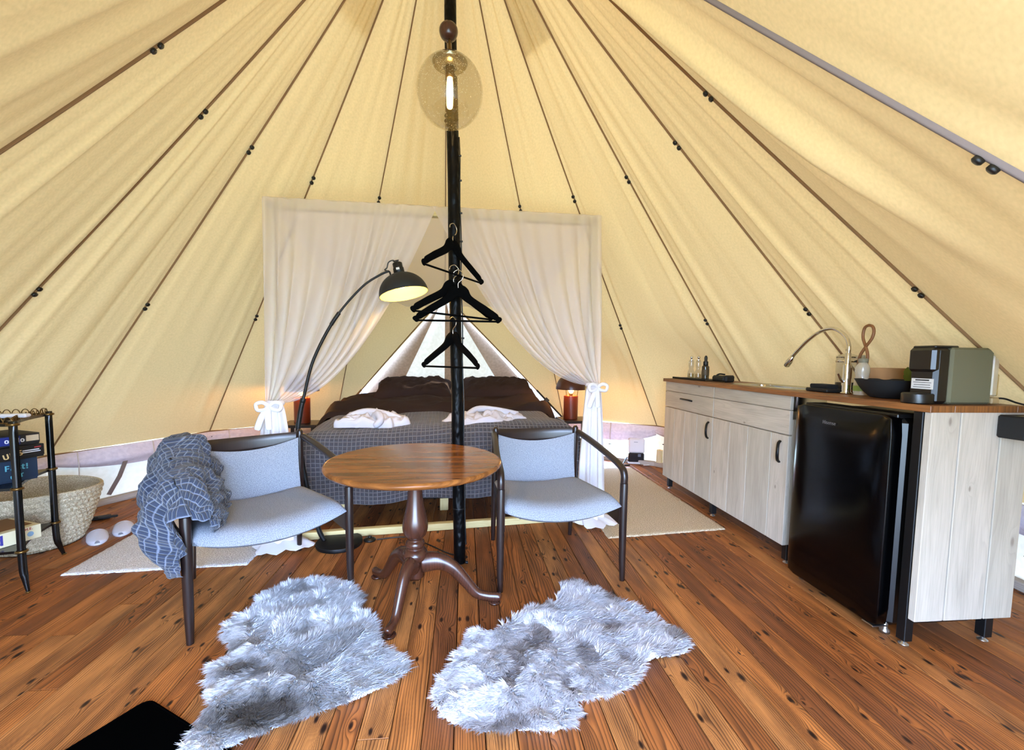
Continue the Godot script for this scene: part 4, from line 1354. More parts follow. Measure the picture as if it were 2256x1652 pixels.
	for k in 2:
		var p: Vector3 = [Vector3(-1.40, 0.52, -3.86), Vector3(0.985, 0.545, -3.92)][k]
		var m := thing("mushroom_lamp", ["lit rust brown mushroom lamp half hidden behind the left curtain", "lit rust brown mushroom lamp right of the bed beside the curtain"][k], "lamp", p, 0.0, "mushroom bedside lamps")
		obj("body", L([Vector2(0, 0), Vector2(0.064, 0), Vector2(0.066, 0.004), Vector2(0.066, 0.212), Vector2(0.064, 0.216), Vector2(0.056, 0.216), Vector2(0.056, 0.20), Vector2(0, 0.20)], 32), terra, m)
		var dm := []
		for i in 13:
			var a := PI * 0.5 * i / 12.0
			dm.append(Vector2(maxf(0.0005, cos(a) * 0.142), 0.275 + sin(a) * 0.145))
		obj("shade", L(dm, 40), shade, m)
		obj("finial", L([Vector2(0.0005, 0.418), Vector2(0.010, 0.420), Vector2(0.010, 0.428), Vector2(0.0005, 0.432)], 14), shade, m)
		obj("socket", L([Vector2(0, 0.20), Vector2(0.016, 0.20), Vector2(0.016, 0.235), Vector2(0, 0.236)], 14), brass, m)
		obj("bulb", L(smooth2([Vector2(0.012, 0.236), Vector2(0.026, 0.26), Vector2(0.028, 0.285), Vector2(0.016, 0.308), Vector2(0.0005, 0.312)], 3), 16), glow, m)
		for a in 3:
			var an := a * TAU / 3.0 + 0.5
			obj("stay", T([Vector3(cos(an) * 0.058, 0.21, sin(an) * 0.058), Vector3(cos(an) * 0.075, 0.37, sin(an) * 0.075)], 0.003, 6), brass, m)
		bulb_light(m, Vector3(0, 0.27, 0), Color(1.0, 0.72, 0.40), 0.95, 0.025)

# ------------------------------------------------------------------ clothes hangers
func hangers() -> void:
	var velvet := mat("black_velvet", Color(0.012, 0.012, 0.012), 0.95)
	velvet.metallic_specular = 0.15
	var wire := mat("hook_wire", Color(0.72, 0.70, 0.66), 0.2, 1.0)
	var defs := [
		[Vector3(-0.063, 1.66, -2.19), 48.0, 4.0, "topmost black clothes hanger on the pole, turned edgewise"],
		[Vector3(-0.058, 1.462, -2.205), 22.0, 3.0, "black clothes hanger behind the middle one, tilted left"],
		[Vector3(-0.034, 1.432, -2.172), -8.0, 0.5, "black clothes hanger facing straight out in the middle of the pole"],
		[Vector3(-0.060, 1.205, -2.20), -47.0, 0.0, "lowest black clothes hanger on the pole"]]
	for d in defs:
		var h := thing("clothes_hanger", d[3], "hanger", d[0], d[1], "clothes hangers on the pole")
		h.rotation.z = deg_to_rad(-d[2])
		for s in [-1, 1]:
			obj("arm", T(smooth([Vector3(0.0, 0.0, 0), Vector3(0.025 * s, -0.012, 0), Vector3(0.055 * s, -0.045, 0.004), Vector3(0.13 * s, -0.092, 0.012), Vector3(0.19 * s, -0.132, 0.022), Vector3(0.212 * s, -0.155, 0.026)], 5), [0.024, 0.027, 0.029, 0.030, 0.030, 0.029, 0.028, 0.026, 0.024, 0.022, 0.020, 0.019, 0.0185, 0.018, 0.018, 0.018, 0.0175, 0.017, 0.017, 0.017, 0.0165, 0.012, 0.0165, 0.017, 0.015, 0.009], 10, 0.3, Vector3.UP), velvet, h)
		obj("crossbar", T([Vector3(-0.205, -0.153, 0.025), Vector3(0.205, -0.153, 0.025)], 0.005, 8), velvet, h)
		obj("hook", T(smooth([Vector3(0, 0.01, 0), Vector3(0, 0.035, 0), Vector3(0.020, 0.055, 0), Vector3(0.022, 0.080, 0), Vector3(0.0, 0.098, 0), Vector3(-0.022, 0.088, 0), Vector3(-0.026, 0.072, 0)], 5), 0.0022, 8), wire, h)

# ------------------------------------------------------------------ left side: shelf stand, games, basket, slippers
func text(s: String, size: float, m: Material, parent: Node3D, t: Transform3D) -> void:
	var tm := TextMesh.new()
	tm.text = s
	tm.font_size = 32
	tm.pixel_size = size / 32.0
	tm.depth = 0.0008
	tm.font = SystemFont.new()
	tm.font.font_names = PackedStringArray(["Droid Sans"])
	tm.font.font_weight = 700
	obj("lettering", tm, m, parent).transform = t

func left_side() -> void:
	var ebony := mat("black_lacquer", Color(0.018, 0.030, 0.035), 0.22)
	var st := thing("shelf_stand", "black three-tier stand with pierced brass gallery at the left edge", "shelf", Vector3(-2.27, 0, -2.22), 0.0)
	# corners in plan, local: near right, far right, far left, near left
	var pl := [Vector2(0.255, 0.11), Vector2(0.085, -0.25), Vector2(-0.27, -0.10), Vector2(-0.10, 0.26)]
	var lev := [0.775, 0.482, 0.190]
	for i in 4:
		var p: Vector2 = pl[i]
		var o := p.normalized()
		obj("leg", T(smooth([Vector3(p.x + o.x * 0.03, 0.0, p.y + o.y * 0.03), Vector3(p.x + o.x * 0.012, 0.06, p.y + o.y * 0.012), Vector3(p.x, 0.14, p.y), Vector3(p.x, 0.5, p.y), Vector3(p.x, 0.79, p.y)], 4), [0.008, 0.010, 0.012, 0.014, 0.016, 0.018, 0.019, 0.0195, 0.0195, 0.0195, 0.0195, 0.0195, 0.0195, 0.0195, 0.0195, 0.0195, 0.0195], 4), ebony, st)
		obj("ferrule", L([Vector2(0, 0), Vector2(0.010, 0), Vector2(0.011, 0.006), Vector2(0, 0.006)], 10, at(p.x + o.x * 0.03, 0, p.y + o.y * 0.03)), M.aged_brass, st)
		for y in lev:
			obj("corner_ring", L([Vector2(0.018, -0.006), Vector2(0.023, -0.004), Vector2(0.023, 0.004), Vector2(0.018, 0.006)], 14, at(p.x, y, p.y)), M.aged_brass, st)
	var poly := PackedVector2Array()
	for i in 4:
		var a: Vector2 = pl[i]; var b: Vector2 = pl[(i + 1) % 4]
		for k in 8:
			var t := k / 8.0
			var n := (b - a).orthogonal().normalized()
			var p := a.lerp(b, t)
			if n.dot(p) > 0: n = -n
			poly.append(p + n * 0.025 * sin(PI * t))
	for y in lev:
		var b := MB.new()
		b.prism(poly, y - 0.009, y + 0.003)
		obj("shelf", b, ebony, st)
	# pierced gallery round the top: a ring of little hoops
	for i in 4:
		var a: Vector2 = pl[i]; var b: Vector2 = pl[(i + 1) % 4]
		for k in 12:
			var t := (k + 0.5) / 12.0
			var n := (b - a).orthogonal().normalized()
			var p := a.lerp(b, t)
			if n.dot(p) > 0: n = -n
			p += n * 0.025 * sin(PI * t)
			var d := (b - a).normalized() * 0.015
			var ring := []
			for q in 9:
				var an := PI * q / 8.0
				ring.append(Vector3(p.x - d.x * cos(an), 0.781 + 0.026 * sin(an), p.y - d.y * cos(an)))
			obj("gallery_hoop", T(ring, 0.0022, 6), M.aged_brass, st)
		var pts := []
		for k in 9:
			var t := k / 8.0
			var n := (b - a).orthogonal().normalized()
			var p := a.lerp(b, t)
			if n.dot(p) > 0: n = -n
			p += n * 0.025 * sin(PI * t)
			pts.append(Vector3(p.x, 0.781, p.y))
		obj("gallery_rail", T(pts, 0.003, 6), M.aged_brass, st)

	# things on its top: a white and black holder
	var rc := thing("remote_control", "white and black remote lying on top of the brass-railed stand", "remote", Vector3(-2.17, 0.779, -2.20), 12.0)
	obj("white_half", B(Vector3(0.045, 0.022, 0), Vector3(0.15, 0.018, 0.04), 0.006), mat("white_plastic", Color(0.88, 0.88, 0.9), 0.4), rc)
	obj("black_half", B(Vector3(-0.02, 0.007, 0.015), Vector3(0.14, 0.013, 0.045), 0.004), M.black_plastic, rc)

	# board games: three boxes on the middle shelf, one cream box below
	var pw := mat("print_white", Color(0.85, 0.86, 0.88), 0.6)
	var pg := mat("print_gold", Color(0.78, 0.66, 0.45), 0.6)
	var pb := mat("print_blue", Color(0.20, 0.19, 0.52), 0.6)
	var pcyan := mat("print_cyan", Color(0.32, 0.60, 0.66), 0.6)
	var ptan := mat("print_tan", Color(0.72, 0.64, 0.52), 0.6)
	var games := [
		["teal blue board game box at the bottom of the stack", Color(0.03, 0.13, 0.22), 0.485, 0.105, Vector2(-2.232, -2.225), 0.0, "FAST!", pcyan, 0.036],
		["black board game box in the middle of the stack", Color(0.02, 0.018, 0.022), 0.591, 0.062, Vector2(-2.212, -2.235), 4.0, "JUMS", pg, 0.034],
		["royal blue and grey board game box on top of the stack", Color(0.05, 0.045, 0.05), 0.654, 0.055, Vector2(-2.225, -2.235), 1.0, "alia", pw, 0.03]]
	for g in games:
		var bx := thing("board_game", g[0], "game box", Vector3(g[4].x, g[2], g[4].y), -25.0 + g[5], "board games on the middle shelf")
		var m := mat("game_card_%d" % games.find(g), g[1], 0.5)
		var h: float = g[3]
		obj("tray", B(Vector3(0, h * 0.5 - 0.004, 0), Vector3(0.226, h - 0.008, 0.226), 0.0015), m, bx)
		obj("lid", B(Vector3(0, h * 0.5 + 0.004, 0), Vector3(0.23, h - 0.008, 0.23), 0.0015), m, bx)
		# printed end that faces the room (local +x side)
		if g[6] == "alia":
			obj("print_panel", B(Vector3(0.1155, h * 0.5 + 0.001, 0.035), Vector3(0.0012, h * 0.72, 0.16), 0.0), mat("royal_blue", Color(0.04, 0.12, 0.42), 0.5), bx)
			obj("print_panel", B(Vector3(0.1155, h * 0.5 + 0.005, -0.088), Vector3(0.0012, h * 0.5, 0.045), 0.0), ptan, bx)
			text("o'Mo", g[8], pw, bx, Transform3D(Basis(Vector3.UP, PI / 2), Vector3(0.1163, h * 0.52, -0.025)))
		elif g[6] == "JUMS":
			text("UMS", g[8], pg, bx, Transform3D(Basis(Vector3.UP, PI / 2) * Basis(Vector3.BACK, 0.2), Vector3(0.1163, h * 0.42, 0.0)))
			obj("print_line", B(Vector3(0.1155, h * 0.62, -0.065), Vector3(0.0012, 0.004, 0.06), 0.0), pw, bx)
			obj("print_line", B(Vector3(0.1155, h * 0.48, -0.065), Vector3(0.0012, 0.004, 0.07), 0.0), pw, bx)
			obj("print_line", B(Vector3(0.1155, h * 0.80, -0.09), Vector3(0.0012, 0.006, 0.025), 0.0), mat("print_red", Color(0.6, 0.2, 0.2), 0.6), bx)
		else:
			text("Fast!", g[8], pcyan, bx, Transform3D(Basis(Vector3.UP, PI / 2), Vector3(0.1163, h * 0.66, -0.04)))
			text("car", g[8] * 0.9, pcyan, bx, Transform3D(Basis(Vector3.UP, PI / 2) * Basis(Vector3.BACK, 0.15), Vector3(0.1163, h * 0.28, -0.04)))
	var cr := thing("board_game", "cream board game box with blue lettering on the bottom shelf", "game box", Vector3(-2.222, 0.193, -2.205), -22.0, "board games on the bottom shelf")
	var cream := mat("cream_card", Color(0.84, 0.80, 0.66), 0.6)
	obj("lid", B(Vector3(0, 0.034, 0), Vector3(0.23, 0.066, 0.23), 0.0015), cream, cr)
	obj("tray", B(Vector3(0, 0.031, 0), Vector3(0.226, 0.062, 0.226), 0.0015), cream, cr)
	obj("print_panel", B(Vector3(-0.02, 0.0675, 0), Vector3(0.20, 0.0012, 0.20), 0.0), mat("board_print", Color(0.45, 0.30, 0.14), 0.7), cr)
	text("ed", 0.06, pb, cr, Transform3D(Basis(Vector3.UP, PI / 2), Vector3(0.1163, 0.033, 0.052)))
	text("H.E.", 0.016, M.print_red, cr, Transform3D(Basis(Vector3.UP, PI / 2), Vector3(0.1163, 0.056, -0.07)))
	obj("print_dot", L([Vector2(0, 0), Vector2(0.012, 0), Vector2(0.012, 0.001), Vector2(0, 0.001)], 16, Transform3D(Basis(Vector3.BACK, -PI / 2), Vector3(0.1155, 0.030, -0.075))), mat("print_sky", Color(0.5, 0.62, 0.72), 0.5), cr)
	obj("print_dot", L([Vector2(0, 0), Vector2(0.010, 0), Vector2(0.010, 0.001), Vector2(0, 0.001)], 16, Transform3D(Basis(Vector3.BACK, -PI / 2), Vector3(0.1155, 0.028, -0.035))), mat("print_brown", Color(0.35, 0.22, 0.15), 0.5), cr)

	# seagrass basket: stacked plaited coils
	var sg := cloth("seagrass", 120, Color(0.56, 0.50, 0.40), Color(0.90, 0.85, 0.74), 0.12, 2.5, 0.95, 5.0)
	var bk := thing("seagrass_basket", "large round woven seagrass basket behind the black stand", "basket", Vector3(-2.44, 0, -2.66), 0.0)
	var wall := MB.new()
	var coils := 11
	wall.grid(276, coils * 7, func(u: float, v: float) -> Vector3:
		var a := u * TAU
		var r := lerpf(0.18, 0.285, pow(v, 0.75))
		var ph := v * coils * TAU
		var twist := sin(a * 46.0 + floorf(v * coils) * PI) * 0.0045
		r += 0.0065 * absf(sin(ph * 0.5)) + twist * absf(sin(ph * 0.5))
		return Vector3(cos(a) * r, 0.004 + 0.312 * v + 0.006 * sin(a * 2.0) * v, sin(a) * r * 0.92), true, true)
	wall.grid(90, coils * 3, func(u: float, v: float) -> Vector3:
		var a := u * TAU
		var r := lerpf(0.168, 0.273, pow(v, 0.75)) - 0.004 * absf(sin(v * coils * PI))
		return Vector3(cos(a) * r, 0.012 + 0.304 * v + 0.006 * sin(a * 2.0) * v, sin(a) * r * 0.92), true, false)
	obj("woven_wall", wall, sg, bk)
	var ring := []
	for k in 61:
		var a := TAU * k / 60.0
		ring.append(Vector3(cos(a) * 0.281, 0.318 + 0.006 * sin(a * 2.0), sin(a) * 0.281 * 0.92))
	obj("rim", T(ring, 0.0095, 10), sg, bk)
	obj("bottom", L([Vector2(0, 0.002), Vector2(0.19, 0.002), Vector2(0.19, 0.014), Vector2(0, 0.014)], 40), sg, bk)
	# black strap of something lying behind the basket
	var sp := thing("folded_strap", "thin black strap lying on the floor behind the basket", "strap", Vector3(-2.44, 0, -3.0), 28.0)
	obj("band", B(Vector3(0, 0.012, 0), Vector3(0.20, 0.020, 0.035), 0.004), M.matt_black, sp)
	obj("end", B(Vector3(0.09, 0.018, 0.03), Vector3(0.10, 0.012, 0.02), 0.003), M.matt_black, sp)

	# a pair of white slippers in clear wrapping
	var film := mat("clear_film", Color(0.92, 0.92, 0.95, 0.08), 0.10)
	film.metallic_specular = 0.25
	film.transparency = BaseMaterial3D.TRANSPARENCY_ALPHA
	film.normal_enabled = true
	film.normal_texture = noise_tex(131, 0.02, Color.BLACK, Color.WHITE, 256, 3, true, 2.0)
	film.uv1_triplanar = true
	film.uv1_scale = Vector3.ONE * 6.0
	for k in 2:
		var sl := thing("wrapped_slipper", ["white slipper in clear wrap nearest the black stand's leg", "white slipper in clear wrap farther from the stand"][k], "slipper", [Vector3(-2.165, 0, -2.70), Vector3(-2.115, 0, -2.83)][k], [38.0, 30.0][k], "wrapped slippers on the floor")
		var so := []
		for i in 24:
			var a := TAU * i / 24.0
			so.append(Vector2(cos(a) * (0.046 + 0.008 * sin(a)), sin(a) * 0.125))
		var b := MB.new()
		b.prism(PackedVector2Array(so), 0.001, 0.012)
		obj("sole", b, M.terry, sl)
		var up := MB.new()
		up.grid(20, 12, func(u: float, v: float) -> Vector3:
			var a := PI * u
			var z := lerpf(-0.01, 0.122, v)
			var w := 0.050 * sqrt(maxf(0.0, 1.0 - pow(maxf(0.0, (z - 0.03) / 0.095), 2.0)))
			return Vector3(cos(a) * w, 0.010 + 0.046 * sin(a) * (1.0 - 0.65 * v), z), false, false)
		obj("upper", up, M.terry, sl)
		var fm := MB.new()
		fm.grid(24, 14, func(u: float, v: float) -> Vector3:
			var a := u * TAU
			var t := v * PI * 0.5
			var wob := 1.0 + 0.06 * sin(a * 5.0) + 0.04 * sin(a * 9.0 + v * 7.0)
			return Vector3(cos(a) * 0.064 * sin(t) * wob, 0.002 + 0.052 * pow(cos(t), 0.6) * (0.85 + 0.3 * sin(a)) + 0.006 * sin(a * 7.0) * sin(t * 2.0), sin(a) * 0.142 * sin(t) * wob), true, false)
		obj("wrapping", fm, film, sl)

# ------------------------------------------------------------------ on the worktop
func counter_things() -> void:
	var y := 0.9465
	var chrome: StandardMaterial3D = M.chrome
	var clear: StandardMaterial3D = M.clear_glass
	var tr := thing("serving_tray", "flat dark tray under the glass cruets", "tray", Vector3(1.86, y, -3.30), 4.0)
	obj("plate", B(Vector3(0, 0.006, 0), Vector3(0.17, 0.010, 0.46), 0.004), mat("dark_slate", Color(0.14, 0.12, 0.09), 0.5), tr)
	obj("edge_strip", B(Vector3(-0.083, 0.012, 0), Vector3(0.006, 0.008, 0.45), 0.002), M.matt_black, tr)
	var yt := y + 0.0112
	for k in 2:
		var c := thing("glass_cruet", ["clear glass cruet at the far end of the tray", "clear glass cruet next to the black dropper bottle"][k], "cruet", [Vector3(1.85, yt, -3.385), Vector3(1.855, yt, -3.285)][k], 0.0, "glass cruets on the tray")
		obj("flask", L(smooth2([Vector2(0.0005, 0.0), Vector2(0.026, 0.001), Vector2(0.028, 0.02), Vector2(0.026, 0.05), Vector2(0.017, 0.075), Vector2(0.021, 0.10), Vector2(0.020, 0.135), Vector2(0.013, 0.148)], 3), 20), clear, c)
		obj("stopper", L(smooth2([Vector2(0.0005, 0.135), Vector2(0.007, 0.136), Vector2(0.006, 0.155), Vector2(0.011, 0.165), Vector2(0.009, 0.176), Vector2(0.0005, 0.180)], 3), 14), chrome, c)
		obj("contents", L([Vector2(0, 0.002), Vector2(0.022, 0.002), Vector2(0.023, 0.02), Vector2(0.022, 0.035), Vector2(0, 0.036)], 16), mat("pale_oil", Color(0.70, 0.58, 0.32, 0.5), 0.1), c)
	M.pale_oil.transparency = BaseMaterial3D.TRANSPARENCY_ALPHA
	var db := thing("dropper_bottle", "black soap bottle with dropper top on the tray", "bottle", Vector3(1.845, yt, -3.165))
	obj("bottle", L([Vector2(0, 0), Vector2(0.026, 0), Vector2(0.027, 0.004), Vector2(0.027, 0.095), Vector2(0.022, 0.103), Vector2(0.014, 0.106), Vector2(0, 0.106)], 20), mat("smoked_bottle", Color(0.05, 0.05, 0.035, 0.75), 0.08), db)
	M.smoked_bottle.transparency = BaseMaterial3D.TRANSPARENCY_ALPHA
	obj("cap", L([Vector2(0, 0.104), Vector2(0.018, 0.104), Vector2(0.018, 0.135), Vector2(0.011, 0.140), Vector2(0.012, 0.165), Vector2(0.007, 0.180), Vector2(0, 0.182)], 18), M.black_plastic, db)
	obj("dropper", T([Vector3(0, 0.104, 0), Vector3(0, 0.01, 0)], 0.004, 8), M.black_plastic, db)
	obj("label", L([Vector2(0.0274, 0.03), Vector2(0.0274, 0.075)], 20), mat("amber_label", Color(0.28, 0.22, 0.13), 0.6), db)
	var sp := thing("torch", "small dark green rubber lantern lying beside the tray", "torch", Vector3(1.86, y, -2.975), 8.0)
	obj("body", B(Vector3(0, 0.026, 0), Vector3(0.07, 0.044, 0.13), 0.012), mat("dark_rubber", Color(0.05, 0.06, 0.035), 0.6), sp)
	obj("head", B(Vector3(0, 0.027, 0.075), Vector3(0.078, 0.050, 0.03), 0.010), M.matt_black, sp)
	obj("grip", T(smooth([Vector3(0, 0.048, -0.05), Vector3(0, 0.058, -0.02), Vector3(0, 0.056, 0.03)], 4), 0.006, 8), M.matt_black, sp)
	# tap
	var tp := thing("kitchen_tap", "chrome gooseneck kitchen tap arching over the sink", "tap", Vector3(1.87, y, -1.955))
	obj("body", L([Vector2(0, 0), Vector2(0.026, 0), Vector2(0.026, 0.006), Vector2(0.020, 0.010), Vector2(0.0195, 0.14), Vector2(0.014, 0.146), Vector2(0.0125, 0.20), Vector2(0, 0.20)], 24), chrome, tp)
	var gooseneck := smooth([Vector3(0, 0.19, 0), Vector3(0.0, 0.235, 0.0), Vector3(0, 0.285, -0.025), Vector3(0, 0.325, -0.095), Vector3(0, 0.316, -0.175), Vector3(-0.005, 0.272, -0.25), Vector3(-0.010, 0.215, -0.315), Vector3(-0.012, 0.185, -0.345)], 6)
	obj("spout", T(gooseneck, 0.0095, 14), chrome, tp)
	var e: Vector3 = gooseneck[gooseneck.size() - 1]
	var dr := Vector3(-0.05, -0.75, -0.55).normalized()
	obj("spray_head", T([e, e + dr * 0.02, e + dr * 0.035, e + dr * 0.065, e + dr * 0.072], [0.011, 0.014, 0.0175, 0.016, 0.010], 16), chrome, tp)
	obj("lever", T([Vector3(-0.018, 0.06, 0), Vector3(-0.04, 0.07, 0.01), Vector3(-0.06, 0.10, 0.012)], [0.007, 0.006, 0.004], 10), chrome, tp)
	# black sponge dish
	var sd := thing("soap_dish", "flat black dish with sponge between sink and tap", "dish", Vector3(1.86, y, -2.075), 0.0)
	obj("dish", B(Vector3(0, 0.010, 0), Vector3(0.09, 0.018, 0.14), 0.005), M.matt_black, sd)
	obj("sponge", B(Vector3(0, 0.030, 0.0), Vector3(0.07, 0.022, 0.11), 0.005), mat("black_sponge", Color(0.03, 0.03, 0.025), 1.0), sd)
	# cafetiere behind the tap
	var fp := thing("cafetiere", "glass cafetiere with dark grounds behind the tap", "coffee maker", Vector3(1.965, y, -2.055))
	obj("beaker", L([Vector2(0, 0.006), Vector2(0.047, 0.006), Vector2(0.048, 0.010), Vector2(0.048, 0.175), Vector2(0.050, 0.178)], 28), clear, fp)
	obj("grounds", L([Vector2(0, 0.008), Vector2(0.045, 0.008), Vector2(0.045, 0.05), Vector2(0, 0.052)], 24), M.matt_black, fp)
	obj("frame", L([Vector2(0.049, 0.0), Vector2(0.052, 0.0), Vector2(0.052, 0.016), Vector2(0.049, 0.018)], 28), chrome, fp)
	obj("frame", L([Vector2(0.049, 0.155), Vector2(0.052, 0.155), Vector2(0.052, 0.166), Vector2(0.049, 0.166)], 28), chrome, fp)
	obj("lid", L([Vector2(0, 0.178), Vector2(0.050, 0.178), Vector2(0.049, 0.188), Vector2(0.02, 0.198), Vector2(0, 0.199)], 28), chrome, fp)
	obj("plunger", T([Vector3(0, 0.05, 0), Vector3(0, 0.215, 0)], 0.003, 8), chrome, fp)
	obj("plunger_knob", L([Vector2(0, 0.21), Vector2(0.010, 0.212), Vector2(0.010, 0.222), Vector2(0, 0.226)], 14), M.black_plastic, fp)
	obj("grip", T(smooth([Vector3(0.0, 0.16, 0.05), Vector3(0.0, 0.155, 0.085), Vector3(0, 0.09, 0.09), Vector3(0, 0.03, 0.055)], 5), 0.007, 10), M.black_plastic, fp)
	# dish soap bottle
	var bt := thing("soap_bottle", "clear plastic washing-up bottle with green label beside the tap", "bottle", Vector3(1.875, y, -1.878))
	var pet := mat("clear_plastic", Color(0.86, 0.82, 0.72, 0.45), 0.12)
	pet.transparency = BaseMaterial3D.TRANSPARENCY_ALPHA
	obj("bottle", L(smooth2([Vector2(0.0005, 0.0), Vector2(0.027, 0.001), Vector2(0.030, 0.01), Vector2(0.031, 0.05), Vector2(0.026, 0.085), Vector2(0.029, 0.115), Vector2(0.026, 0.138), Vector2(0.017, 0.152), Vector2(0.016, 0.158)], 4), 22), pet, bt)
	obj("cap", L([Vector2(0, 0.155), Vector2(0.020, 0.155), Vector2(0.020, 0.172), Vector2(0.008, 0.175), Vector2(0.007, 0.188), Vector2(0, 0.190)], 18), mat("grey_cap", Color(0.45, 0.42, 0.34), 0.5), bt)
	obj("label", L([Vector2(0.0315, 0.02), Vector2(0.0322, 0.045)], 22), mat("lime_label", Color(0.45, 0.52, 0.22), 0.6), bt)
	var kn := thing("paring_knife", "small dark-handled knife leaning against the bottle", "knife", Vector3(1.905, y, -1.935), 0.0)
	obj("grip", T([Vector3(0, 0.075, 0), Vector3(0.004, 0.15, 0)], [0.006, 0.008], 8, 0.6), mat("brown_handle", Color(0.12, 0.09, 0.06), 0.6), kn)
	obj("blade", B(Vector3(0, 0.038, 0), Vector3(0.002, 0.075, 0.014), 0.0), chrome, kn)
	# woven basket with a tall twisted loop handle
	var wb := thing("bread_basket", "pink tan woven basket with tall twisted leather loop handle", "basket", Vector3(1.99, y, -1.885))
	var wv := cloth("tan_weave", 140, Color(0.55, 0.38, 0.22), Color(0.80, 0.62, 0.44), 0.25, 12.0, 0.9, 5.0)
	var bw := MB.new()
	bw.grid(72, 40, func(u: float, v: float) -> Vector3:
		var a := u * TAU
		var r := lerpf(0.066, 0.088, v) + 0.0022 * sin(a * 36.0) * sin(v * 36.0)
		return Vector3(cos(a) * r, 0.002 + 0.128 * v, sin(a) * r), true, true)
	obj("woven_wall", bw, wv, wb)
	obj("bottom", L([Vector2(0, 0.001), Vector2(0.066, 0.001), Vector2(0.066, 0.006), Vector2(0, 0.006)], 24), wv, wb)
	var lea := mat("tan_leather", Color(0.47, 0.29, 0.14), 0.5)
	for s in [-1.0, 1.0]:
		obj("handle", T(smooth([Vector3(-0.085, 0.09, -0.03 + 0.012 * s), Vector3(-0.082, 0.14, -0.03 + 0.021 * s), Vector3(-0.08, 0.19, -0.026 + 0.019 * s), Vector3(-0.078, 0.230, -0.022), Vector3(-0.076, 0.268, -0.018 - 0.022 * s), Vector3(-0.075, 0.300, -0.016 - 0.027 * s), Vector3(-0.075, 0.324, -0.016 - 0.019 * s), Vector3(-0.075, 0.332, -0.016)], 6), 0.0065, 10), lea, wb)
	var gn := thing("green_net_bag", "small green netted bag propped in the tan basket", "bag", Vector3(1.975, y, -1.72), 20.0)
	obj("bag", pillow(0.10, 0.135, 0.05, 71), cloth("green_net", 141, Color(0.22, 0.26, 0.10), Color(0.50, 0.54, 0.26), 0.3, 14.0, 0.9, 4.0), gn).transform = Transform3D(Basis(Vector3.RIGHT, -0.2), Vector3(0, 0.072, 0))
	# black bowl pan
	var pn := thing("black_pan", "deep black wok bowl on the worktop beside the coffee machine", "pan", Vector3(1.865, y, -1.735))
	obj("bowl", L(smooth2([Vector2(0.0005, 0.001), Vector2(0.055, 0.001), Vector2(0.072, 0.010), Vector2(0.100, 0.042), Vector2(0.120, 0.078), Vector2(0.124, 0.080), Vector2(0.117, 0.077), Vector2(0.096, 0.043), Vector2(0.07, 0.014), Vector2(0.0005, 0.006)], 3), 40), M.matt_black, pn)
	# coffee machine
	var cm := thing("coffee_machine", "grey green capsule coffee machine with black front", "coffee machine", Vector3(1.835, y, -1.508), 0.0)
	var mica := cloth("grey_green_finish", 150, Color(0.35, 0.335, 0.26), Color(0.43, 0.415, 0.325), 0.25, 6.0, 0.6)
	obj("body", B(Vector3(0.070, 0.108, 0.0), Vector3(0.18, 0.214, 0.105), 0.008), mica, cm)
	obj("front", B(Vector3(-0.048, 0.108, 0.0), Vector3(0.062, 0.214, 0.100), 0.012), M.black_plastic, cm)
	obj("head", B(Vector3(-0.066, 0.168, 0.0), Vector3(0.05, 0.092, 0.098), 0.010), mat("satin_black", Color(0.02, 0.02, 0.02), 0.35), cm)
	obj("lever_cap", B(Vector3(-0.03, 0.217, 0.0), Vector3(0.10, 0.010, 0.085), 0.004), M.black_plastic, cm)
	obj("drip_tray", L([Vector2(0, 0), Vector2(0.046, 0), Vector2(0.049, 0.004), Vector2(0.049, 0.036), Vector2(0.046, 0.040), Vector2(0, 0.040)], 32, at(-0.090, 0, 0.0)), M.satin_black, cm)
	var lb := obj("sticker", B(Vector3(-0.0797, 0.076, 0.004), Vector3(0.0012, 0.040, 0.080), 0.0), mat("sticker_paper", Color(0.82, 0.82, 0.80), 0.6), cm)
	for k in 4:
		obj("print_line", B(Vector3(-0.0808, 0.090 - 0.009 * k, 0.004), Vector3(0.0006, [0.005, 0.002, 0.002, 0.002][k], [0.05, 0.066, 0.06, 0.064][k]), 0.0), mat("print_dark", Color(0.18, 0.18, 0.18), 0.7), lb)
	obj("tank", B(Vector3(0.180, 0.112, 0.0), Vector3(0.034, 0.165, 0.09), 0.008), pet, cm)
	obj("water", B(Vector3(0.190, 0.075, 0.0), Vector3(0.028, 0.085, 0.082), 0.004), M.pale_oil, cm)
	obj("tank_lid", B(Vector3(0.190, 0.197, 0.0), Vector3(0.036, 0.006, 0.09), 0.002), M.grey_cap, cm)
	obj("tank_foot", B(Vector3(0.190, 0.014, 0.0), Vector3(0.034, 0.026, 0.09), 0.004), mat("beige_foot", Color(0.62, 0.52, 0.36), 0.6), cm)
	obj("cord", T(smooth([Vector3(0.20, 0.02, 0.02), Vector3(0.215, 0.024, 0.05), Vector3(0.215, 0.012, 0.09), Vector3(0.222, 0.004, 0.12)], 5), 0.0035, 8), M.black_plastic, cm)

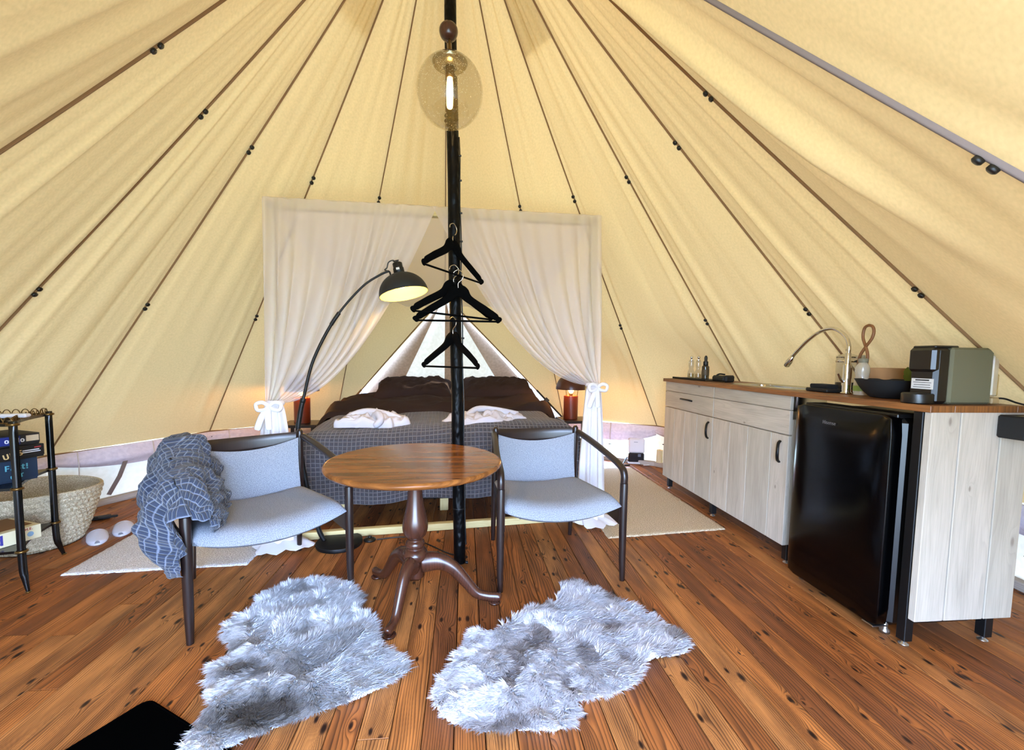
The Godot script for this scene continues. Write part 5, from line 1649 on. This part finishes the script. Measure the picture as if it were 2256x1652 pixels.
# ------------------------------------------------------------------ small things on the floor
func floor_things() -> void:
	var dh := thing("dehumidifier", "white and navy dehumidifier by the back wall near the kitchen", "dehumidifier", Vector3(1.825, 0, -4.40), -14.0)
	obj("housing", B(Vector3(0, 0.195, 0), Vector3(0.165, 0.155, 0.12), 0.014), mat("off_white_plastic", Color(0.86, 0.84, 0.85), 0.45), dh)
	obj("water_tank", B(Vector3(0, 0.066, 0), Vector3(0.162, 0.100, 0.118), 0.010), mat("navy_plastic", Color(0.035, 0.04, 0.07), 0.2), dh)
	obj("skid", B(Vector3(0, 0.011, 0.003), Vector3(0.168, 0.020, 0.125), 0.005), M.off_white_plastic, dh)
	obj("vent_slot", B(Vector3(0.02, 0.2735, 0), Vector3(0.06, 0.003, 0.02), 0.0), M.matt_black, dh)
	obj("print_line", B(Vector3(-0.01, 0.235, 0.0603), Vector3(0.04, 0.005, 0.001), 0.0), mat("grey_print", Color(0.5, 0.5, 0.55), 0.6), dh)
	obj("window", B(Vector3(0.03, 0.095, 0.0595), Vector3(0.03, 0.03, 0.003), 0.001), mat("grey_window", Color(0.4, 0.42, 0.48), 0.15), dh)
	var cb := obj("power_cable", T(smooth([Vector3(1.74, 0.06, -4.42), Vector3(1.70, 0.03, -4.38), Vector3(1.64, 0.006, -4.30), Vector3(1.60, 0.006, -4.33), Vector3(1.66, 0.006, -4.27), Vector3(1.72, 0.006, -4.29), Vector3(1.62, 0.010, -4.27)], 5), 0.0065, 6), M.black_plastic, self)
	tag(cb, "black cable trailing from the dehumidifier across the boards", "cable")
	var hose := obj("drain_hose", T(smooth([Vector3(1.92, 0.14, -4.39), Vector3(1.97, 0.15, -4.36), Vector3(2.00, 0.10, -4.33), Vector3(1.995, 0.02, -4.31), Vector3(1.94, 0.008, -4.28), Vector3(1.86, 0.008, -4.27)], 5), 0.005, 6), M.cord_white, self)
	tag(hose, "thin pale cord looping down beside the dehumidifier", "cord")
	var cd := thing("pillar_candle", "cream pillar candle standing by the back wall", "candle", Vector3(2.015, 0, -4.235))
	var wax := mat("wax", Color(0.90, 0.85, 0.70), 0.5)
	wax.subsurf_scatter_enabled = true
	wax.subsurf_scatter_strength = 0.3
	obj("wax", L([Vector2(0, 0.001), Vector2(0.030, 0.001), Vector2(0.031, 0.004), Vector2(0.031, 0.170), Vector2(0.027, 0.174), Vector2(0, 0.166)], 24), wax, cd)
	obj("wick", T([Vector3(0, 0.166, 0), Vector3(0.001, 0.178, 0)], 0.0015, 6), M.matt_black, cd)
	# black mat at the door
	var dm := thing("door_mat", "black rubber mat on the floor at the lower left corner", "mat", Vector3(-1.05, 0, -1.02), 0.0)
	var d0 := Vector2(-0.985, -1.385); var d1 := Vector2(-0.42, -1.05); var d2 := Vector2(-0.75, -0.55); var d3 := Vector2(-1.29, -0.84)
	var poly := PackedVector2Array()
	var cs := [d0, d1, d2, d3]
	for i in 4:
		var p: Vector2 = cs[i]; var a: Vector2 = (cs[(i + 3) % 4] - p).normalized(); var b: Vector2 = (cs[(i + 1) % 4] - p).normalized()
		for k in 5:
			var t := k / 4.0
			poly.append((p + a * 0.03).lerp(p, t).lerp(p.lerp(p + b * 0.03, t), t) - Vector2(-1.05, -1.02))
	var mb := MB.new()
	mb.prism(poly, 0.001, 0.014)
	var rub := mat("mat_rubber", Color(0.006, 0.006, 0.006), 1.0)
	rub.metallic_specular = 0.05
	obj("slab", mb, rub, dm)
	var rimp := []
	for p in poly: rimp.append(Vector3(p.x * 0.985, 0.014, p.y * 0.985))
	rimp.append(rimp[0])
	obj("edge_bead", T(rimp, 0.003, 6), rub, dm)
